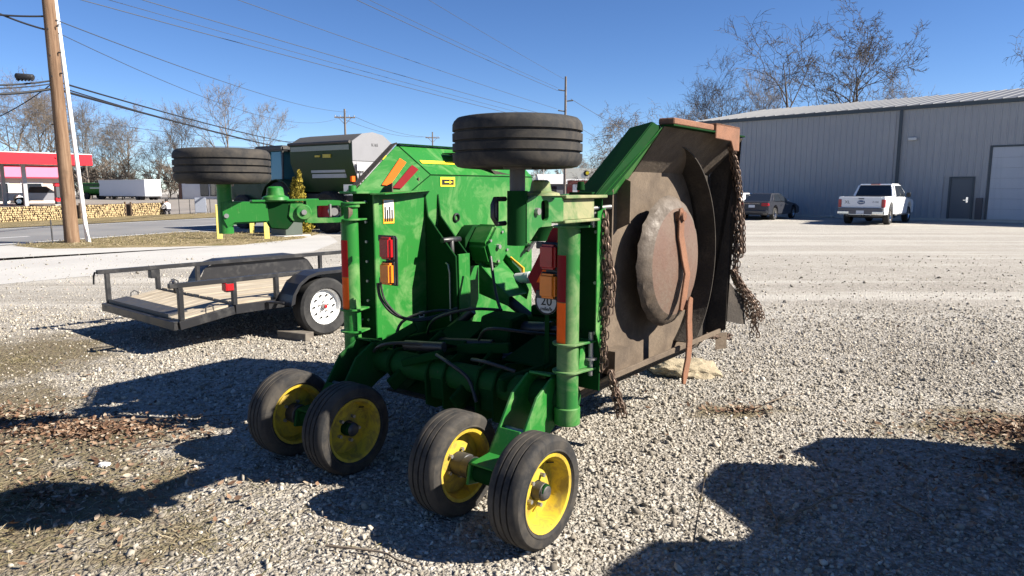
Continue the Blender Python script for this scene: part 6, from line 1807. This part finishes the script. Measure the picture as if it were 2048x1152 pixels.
# ---- figure crouching by the railing across the road (white top, dark trousers)
def person():
    o_ = thing('person', 'person in white top and dark trousers crouching beside the railing', 'person', (-22.4, 46.0, 0), R(70))
    def skin(name, vs, es, rs, mt, par):
        me = D.meshes.new(name); me.from_pydata(vs, es, []); ob = link(name, me, par)
        md = ob.modifiers.new('skin', 'SKIN'); sd = ob.modifiers.new('sub', 'SUBSURF'); sd.levels = 1; sd.render_levels = 1
        for v_, r_ in zip(me.skin_vertices[0].data, rs): v_.radius = (r_, r_)
        me.skin_vertices[0].data[0].use_root = True
        dg = bpy.context.evaluated_depsgraph_get(); m2 = D.meshes.new_from_object(ob.evaluated_get(dg))
        ob.modifiers.clear(); ob.data = m2; m2.materials.clear(); m2.materials.append(mt)
        m2.polygons.foreach_set('use_smooth', [True] * len(m2.polygons))
        return ob
    vs = [(0, 0, .34), (0, .08, .52), (0, .16, .70), (0, .19, .79), (0, .22, .90), (.17, .16, .70), (.24, .34, .52), (.18, .50, .40), (-.17, .16, .70), (-.24, .34, .52), (-.18, .50, .40),
          (.11, .02, .32), (.17, .38, .42), (.16, .10, .08), (.17, .26, .04), (-.11, .02, .32), (-.17, .38, .42), (-.16, .10, .08), (-.17, .26, .04)]
    es = [(0, 1), (1, 2), (2, 3), (3, 4), (2, 5), (5, 6), (6, 7), (2, 8), (8, 9), (9, 10), (0, 11), (11, 12), (12, 13), (13, 14), (0, 15), (15, 16), (16, 17), (17, 18)]
    rs = [.14, .14, .15, .06, .10, .07, .05, .04, .07, .05, .04, .10, .075, .055, .045, .10, .075, .055, .045]
    k = N('person_skin_and_cloth'); z = k.n('ShaderNodeSeparateXYZ'); k.l(k.pos(True), z.inputs[0])
    c = k.mix(k.fr(z.outputs[2], .40, .405), (.03, .03, .04), (.72, .72, .72)); c = k.mix(k.fr(z.outputs[2], .765, .77), c, (.45, .27, .20))
    b_ = skin('body', vs, es, rs, k.done(c, .8), o_)
    m_ = MB(); m_.lathe([(0, .11), (.06, .095), (.098, .04), (.103, -.01), (.08, -.03)], (0, .205, .915), (0, -.25, 1), 16); m_.build('hair', flat('dark_hair', (.02, .015, .012), .7), o_)
person()

# ================================================================== UTILITY TRAILER
PS = R(40)
TRL = thing('utility_trailer', 'black utility trailer with wooden deck parked behind the mower', 'trailer', (-2.22, 8.1, 0), -PS)
# local: x to the camera's right (near side), y forward; near wheel contact at the origin
XN, XF = -.22, -2.08
def tbar(nm, p, q, wd, ht, par=TRL, mt=BLACK, bev=.004): return MB().bar(p, q, wd, ht).build(nm, mt, par, 30, bev)
Y0, YD, YF = -1.58, -.97, 3.4
for xx in (XN, XF):
    tbar('frame_rail', (xx, YD, .40), (xx, YF, .40), .05, .10)
    tbar('dovetail_rail', (xx, Y0, .31), (xx, YD - .01, .395), .05, .09)
    tbar('top_rail', (xx, Y0 - .08, .725), (xx, YF, .725), .05, .05)
    for yy, zb in ((Y0 + .03, .36), (YD, .45), (-.46, .45), (1.42, .45), (2.3, .45), (YF - .03, .45)):
        tbar('stake_post', (xx, yy, zb), (xx, yy, .70), .05, .05)
    # tandem fender
    m = MB(); s = 1 if xx == XN else -1
    xa, xb = (xx + .035, xx + .30) if s > 0 else (xx - .30, xx - .035)
    arc = [(-.47, .40), (-.44, .52), (-.36, .64), (-.24, .72), (-.10, .755), (.98, .755), (1.12, .72), (1.24, .64), (1.32, .52), (1.35, .40)]
    for (y0_, z0_), (y1_, z1_) in zip(arc[:-1], arc[1:]):
        m.prism([(xa, y0_, z0_), (xb, y0_, z0_), (xb, y1_, z1_), (xa, y1_, z1_)], V((0, -(z1_ - z0_), (y1_ - y0_))).normalized() * -.006)
    m.build('fender', BLACK, TRL, 30)
    m = MB(); inn = [(-.42, .42), (-.40, .52), (-.33, .62), (-.22, .69), (-.10, .72), (.98, .72), (1.10, .69), (1.21, .62), (1.28, .52), (1.30, .42)]
    xo = xb if s > 0 else xa
    m2 = MB()
    for i in range(len(arc) - 1):
        m2.prism([(xo, *arc[i]), (xo, *arc[i + 1]), (xo, *inn[i + 1]), (xo, *inn[i])], (s * .006, 0, 0))
    m2.build('fender_lip', BLACK, TRL, 30)
    m = MB(); m.prism([((xa if s > 0 else xb), -.46, .42), ((xa if s > 0 else xb), 1.34, .42), ((xa if s > 0 else xb), 1.22, .66), ((xa if s > 0 else xb), .98, .75), ((xa if s > 0 else xb), -.10, .75), ((xa if s > 0 else xb), -.34, .66)], (s * -.006, 0, 0)); m.build('fender_back', BLACK, TRL, 30)
    tbar('fender_brace', (xx + s * .03, -.60, .435), (xx + s * .22, -.50, .435), .05, .02)
    for yy in (0.0, .88):
        w0 = road_wheel(TRL, (xx + s * .20, yy, .337), .337, .20, WHITE, s, 0)
        c = V((xx + s * .20, yy, .337)); m = MB()
        for i in range(10):
            a_ = 2 * math.pi * i / 10; q_ = c + V((s * .047, math.cos(a_) * .135, math.sin(a_) * .135)); m.cyl(q_, q_ + V((s * .004, 0, 0)), .015, .015, 8)
        m.build('rim_holes', INK, w0)
        m = MB()
        for i in range(5):
            a_ = 2 * math.pi * i / 5 + .3; q_ = c + V((s * .03, math.cos(a_) * .062, math.sin(a_) * .062)); m.cyl(q_, q_ + V((s * .035, 0, 0)), .010, .010, 6)
        m.cyl(c + V((s * .03, 0, 0)), c + V((s * .075, 0, 0)), .035, .03, 14); m.build('lug_nuts', STEEL, w0)
        m = MB(); m.cyl(c + V((s * .075, 0, 0)), c + V((s * .088, 0, 0)), .022, .018, 12); m.build('hub_cap', RED_LENS, w0)
tbar('rear_crossmember', (XF, Y0 - .03, .31), (XN, Y0 - .03, .31), .05, .09)
tbar('deck_crossmember', (XF, YD, .405), (XN, YD, .405), .05, .07)
tbar('front_crossmember', (XF, YF, .40), (XN, YF, .40), .05, .10)
tbar('front_top_rail', (XF, YF, .725), (XN, YF, .725), .05, .05)
for yy in (0.0, .88): tbar('axle', (XF, yy, .32), (XN, yy, .32), .06, .06)
for yy in (-.5, .3, 1.1, 1.9, 2.7): tbar('floor_joist', (XF, yy, .38), (XN, yy, .38), .05, .06)
tbar('tongue', ((XN + XF) / 2 - .5, YF, .40), ((XN + XF) / 2, YF + 1.1, .40), .06, .10); tbar('tongue', ((XN + XF) / 2 + .5, YF, .40), ((XN + XF) / 2, YF + 1.1, .40), .06, .10)
tbar('tongue_jack', ((XN + XF) / 2, YF + .75, .0), ((XN + XF) / 2, YF + .75, .85), .06, .06)
def plank_mat():
    k = N('weathered_plank'); mp = k.n('ShaderNodeMapping'); mp.inputs['Scale'].default_value = (18, 1.4, 18); k.l(k.pos(True), mp.inputs[0])
    c = k.ramp(k.noise(1, 6, .7, mp.outputs[0]), [(.3, (.20, .165, .12)), (.5, (.34, .29, .22)), (.72, (.44, .39, .31))])
    k.bump(k.noise(1, 5, .7, mp.outputs[0]), .3, .005)
    return k.done(c, .85, 0, .2)
PLANK = plank_mat()
npk = 11; wpk = (XN - XF - .06) / npk
for i in range(npk):
    x0 = XF + .03 + i * wpk
    z = .452 + random.uniform(-.004, .004)
    MB().bar((x0 + wpk / 2, YD + .03, z), (x0 + wpk / 2, YF - .03, z), wpk - .012, .036).build('plank', PLANK, TRL, 30, .003)
    MB().bar((x0 + wpk / 2, Y0 + .02, .352), (x0 + wpk / 2, YD - .03, .437), wpk - .012, .034).build('plank', PLANK, TRL, 30, .003)
m = MB(); m.bar((XF + .04, Y0 + .12, .392), (XN - .26, Y0 + .12, .392), .20, .016, (0, -.13, 1)); m.bar((XF + .04, Y0 + .02, .375), (XN - .26, Y0 + .02, .375), .018, .05); m.build('ramp_plate', DARK_STEEL, TRL, 30, .003)
m = MB(); m.bx(XN - .035, XN + .035, YD - .10, YD - .03, .60, .70); tl = m.build('lamp_box', BLACK, TRL, 30, .004)
MB().bx(XN + .036, XN + .05, YD - .10, YD - .02, .615, .69).build('side_marker', RED_LENS, TRL, 30, .004); MB().bx(XN - .03, XN + .06, YD - .12, YD - .102, .615, .70).build('tail_lamp', RED_LENS, TRL, 30, .006)
m = MB(); m.bx(XF - .035, XF + .06, YD - .10, YD - .03, .60, .70); m.build('lamp_box', BLACK, TRL, 30, .004)
m = MB(); m.tube([(XF - .02, Y0 - .09, .725), (XF - .04, Y0 - .10, .68), (XF - .05, Y0 - .10, .62), (XF - .06, Y0 - .10, .58)], .012, 6); m.build('strap_end', BLACK_PLAST, TRL)
for (xx, yy, zz) in ((XN - .04, Y0 + .35, .42), (XF + .06, Y0 + .30, .42), (XN, Y0 - .02, .74)):
    m = MB(); m.tube([(xx, yy - .045, zz - .03), (xx, yy - .04, zz + .03), (xx, yy, zz + .055), (xx, yy + .04, zz + .03), (xx, yy + .045, zz - .03)], .008, 6); m.build('tie_down_ring', DARK_STEEL, TRL)
m = MB(); m.tube([(XN - .25, Y0 + .10, .62), (XN - .12, Y0 + .02, .77), (XN + .0, Y0 - .02, .76), (XN + .01, Y0 + .06, .66)], .016, 8); m.build('latch_handle', DARK_STEEL, TRL)
tag(MB().bar((-2.28, 7.74, .045), (-2.66, 7.92, .045), .14, .09).build('timber_block', worn('old_timber', (.10, .085, .07), (.17, .15, .12), 8, .4, .7, .9, .9), None, 30, .006), 'weathered timber block chocked in front of the trailer wheel', 'timber')

# ================================================================== SMALL THINGS ON THE GROUND
TWIG = worn('dead_twig', (.11, .08, .055), (.20, .16, .12), 20, .4, .7, .9, .9)
def twig(label, pts, r, name='twig'):
    rr_ = random.Random(len(label)); P_ = []
    for i in range(len(pts) - 1):
        a_, b_ = V(pts[i]), V(pts[i + 1])
        for j in range(4): P_.append(a_.lerp(b_, j / 4) + V((rr_.uniform(-1, 1), rr_.uniform(-1, 1), rr_.uniform(0, .5))) * r * 1.2)
    P_.append(V(pts[-1]))
    rs = [max(r * .35, r * (1 - .6 * i / len(P_))) for i in range(len(P_))]
    return tag(MB().tube(P_, rs, 6).build(name, TWIG, None, 60), label, 'twig', 'twigs on the ground')
twig('short thick stick lying left of the wheels on gravel', [(-1.93, 3.93, .03), (-1.82, 3.80, .02)], .018)
twig('long thin twig along the bottom edge of the picture', [(-.88, 3.12, .02), (-.62, 3.06, .02), (-.42, 2.93, .02)], .007)
twig('forked branch lying in the shadow at lower right', [(1.32, 3.30, .02), (1.5, 3.45, .03), (1.78, 3.62, .05), (1.95, 3.65, .04)], .010)
twig('small bent twig crossing the forked branch', [(1.38, 3.62, .03), (1.36, 3.42, .03), (1.30, 3.22, .02)], .007)
twig('thin twig inside the shadow right of the forked branch', [(2.05, 3.58, .03), (2.12, 3.38, .02)], .006)
twig('thin twig on sunlit gravel right of the mower', [(2.0, 5.35, .02), (2.25, 5.55, .02), (2.42, 5.62, .02)], .006)
twig('thin twig on the leaf litter at left', [(-3.0, 4.9, .03), (-2.5, 4.95, .03), (-2.05, 5.08, .02)], .007)
twig('small curved twig between the wheels and the left edge', [(-2.5, 4.35, .02), (-2.2, 4.42, .03), (-2.0, 4.36, .02)], .006)
ws = thing('weed_stalk', 'thin upright dry weed stalk at the edge of the right shadow', 'weed', (.86, 3.12, 0))
MB().tube([(0, 0, 0), (.01, .0, .12), (.03, .01, .24), (.05, .02, .36)], [.004, .0035, .003, .002], 6).build('stem', TWIG, ws)
MB().tube([(.03, .01, .24), (.035, .02, .265)], [.007, .004], 6).build('bud', STRAW, ws); MB().tube([(.05, .02, .36), (.052, .02, .375)], [.006, .003], 6).build('bud', STRAW, ws)
ROCKM = worn('pale_rock', (.36, .30, .20), (.24, .19, .125), 9, .4, .7, .9, .9, 0, 1.0, 40, 6, .8)
def rock(label, c, sx, sy, sz, seed, mt):
    bm_ = bmesh.new(); bmesh.ops.create_icosphere(bm_, subdivisions=4, radius=1)
    from mathutils import noise
    for v_ in bm_.verts:
        p = v_.co.copy(); q = p * 1.3 + V((seed * 7.1, 0, 0))
        f = 1 + .30 * noise.fractal(q, 1.0, 2.1, 5) + .10 * noise.noise(q * 4)
        z = p.z * (.75 if p.z > .35 else 1.0) + (.09 if p.z > .35 else 0)
        v_.co = V((p.x * sx * f, p.y * sy * f, max(-.3, z) * sz * f))
    me = D.meshes.new('rock'); bm_.to_mesh(me); bm_.free(); me.materials.append(mt)
    o_ = link('rock', me); o_.location = c; return tag(o_, label, 'rock')
c_ = mower.matrix_basis @ V((.24, 3.40, .03))
rock('flat pale tan rock on the gravel under the upright mower wing', c_, .31, .25, .13, 3, ROCKM)
for i, (x_, y_, s_, lab) in enumerate(((-2.52, 4.13, .035, 'white egg-sized stone on bare soil left of the shadow'),)):
    rock(lab, (x_, y_, .01), s_, s_ * .7, s_ * .6, 10 + i, STONE if i == 9 else DECAL_WHITE)

# ---- second implement standing just outside the right edge; only its shadow reaches the picture
imp = thing('folded_implement', 'dark green folded implement standing just outside the right edge casting the foreground shadow', 'implement', (0, 0, 0))
SX = 3.75
kx, ky = SUN_DIR.x / SUN_DIR.z, SUN_DIR.y / SUN_DIR.z
def cast(px, py):
    """point of the upright panel whose shadow falls on the ground seen there"""
    c, s_ = math.cos(R(8.09)), math.sin(R(8.09)); a_ = (px - 1024) / 1400.0; b_ = (576 - py) / 1400.0
    d_ = V((a_, c + b_ * s_, -s_ + b_ * c)); g = V((0, 0, 1.7)) + d_ * (-1.7 / d_.z)
    h = (SX - g.x) / kx
    return (SX, g.y + ky * h, h)
outl = [cast(*q) for q in ((2040, 905), (1900, 893), (1760, 877), (1650, 875), (1580, 903), (1640, 935), (1440, 926), (1386, 975), (1500, 1062), (1480, 1080), (1300, 1084), (1215, 1135), (1150, 1230))]
lowest = .30
poly = [(SX, outl[0][1] + .05, lowest)] + outl + [(SX, outl[-1][1] - .25, outl[-1][2] - .1), (SX, outl[-1][1] - .25, lowest)]
MB().prism([(p[0] + .16, p[1], p[2]) for p in poly], (.012, 0, 0)).build('folded_panel', GREEN, imp, 20)
MB().prism([(p[0] + .15, p[1], p[2]) for p in poly], (.008, 0, 0)).build('underside_sheet', MUD, imp, 20)
for i_ in range(len(poly)):
    a_, b_ = V(poly[i_]), V(poly[(i_ + 1) % len(poly)])
    nn_ = V((0, -(b_ - a_).z, (b_ - a_).y)).normalized() * .008
    MB().prism([a_, b_, b_ + V((.16, 0, 0)), a_ + V((.16, 0, 0))], nn_).build('skirt', GREEN, imp, 20)
MB().lathe([(0, .03), (.2, .02), (.36, 0), (.40, -.05)], (SX + .02, sum(p[1] for p in poly) / len(poly) - .3, .95), (-1, 0, 0), 32).build('blade_pan', PAN, imp, 40)
for k_ in range(4):
    y_ = min(p[1] for p in poly) + .35 + k_ * .4
    MB().bar((SX + .20, y_, .45), (SX + .20, y_, 1.2 - .12 * k_), .05, .05).build('stiffener', GREEN, imp, 30, .004)
ys = [p[1] for p in poly]; ya, yb = min(ys), max(ys)
m = MB(); m.bar((SX + .5, ya, .55), (SX + .5, yb, .55), .16, .16); m.bar((SX + .05, ya + .3, .75), (SX + 1.8, ya + .3, .6), .12, .12); m.bar((SX + .05, yb - .4, .6), (SX + 1.8, yb - .4, .6), .12, .12); m.bar((SX + 1.8, ya, .6), (SX + 1.8, yb, .6), .14, .14)
m.build('frame', GREEN_DK, imp, 30, .01)
for yy in (ya + .5, yb - .3):
    for xx in (SX + .35, SX + 1.7):
        m = MB(); m.lathe([(.16, -.1), (.26, -.1), (.30, -.06), (.30, .06), (.26, .1), (.16, .1), (.16, -.1)], (xx, yy, .30), (1, 0, 0), 28); w0 = m.build('wheel', TYRE, imp, 30)
        MB().lathe([(.17, .08), (.12, .02), (.05, .02), (0, .05)], (xx, yy, .30), (1, 0, 0), 22).build('rim', YELLOW, w0)
MB().cyl((SX + .05, ya + 1.0, 1.2), (SX + .7, ya + 1.0, .6), .05, .05, 14).build('lift_cylinder', BLACK, imp)
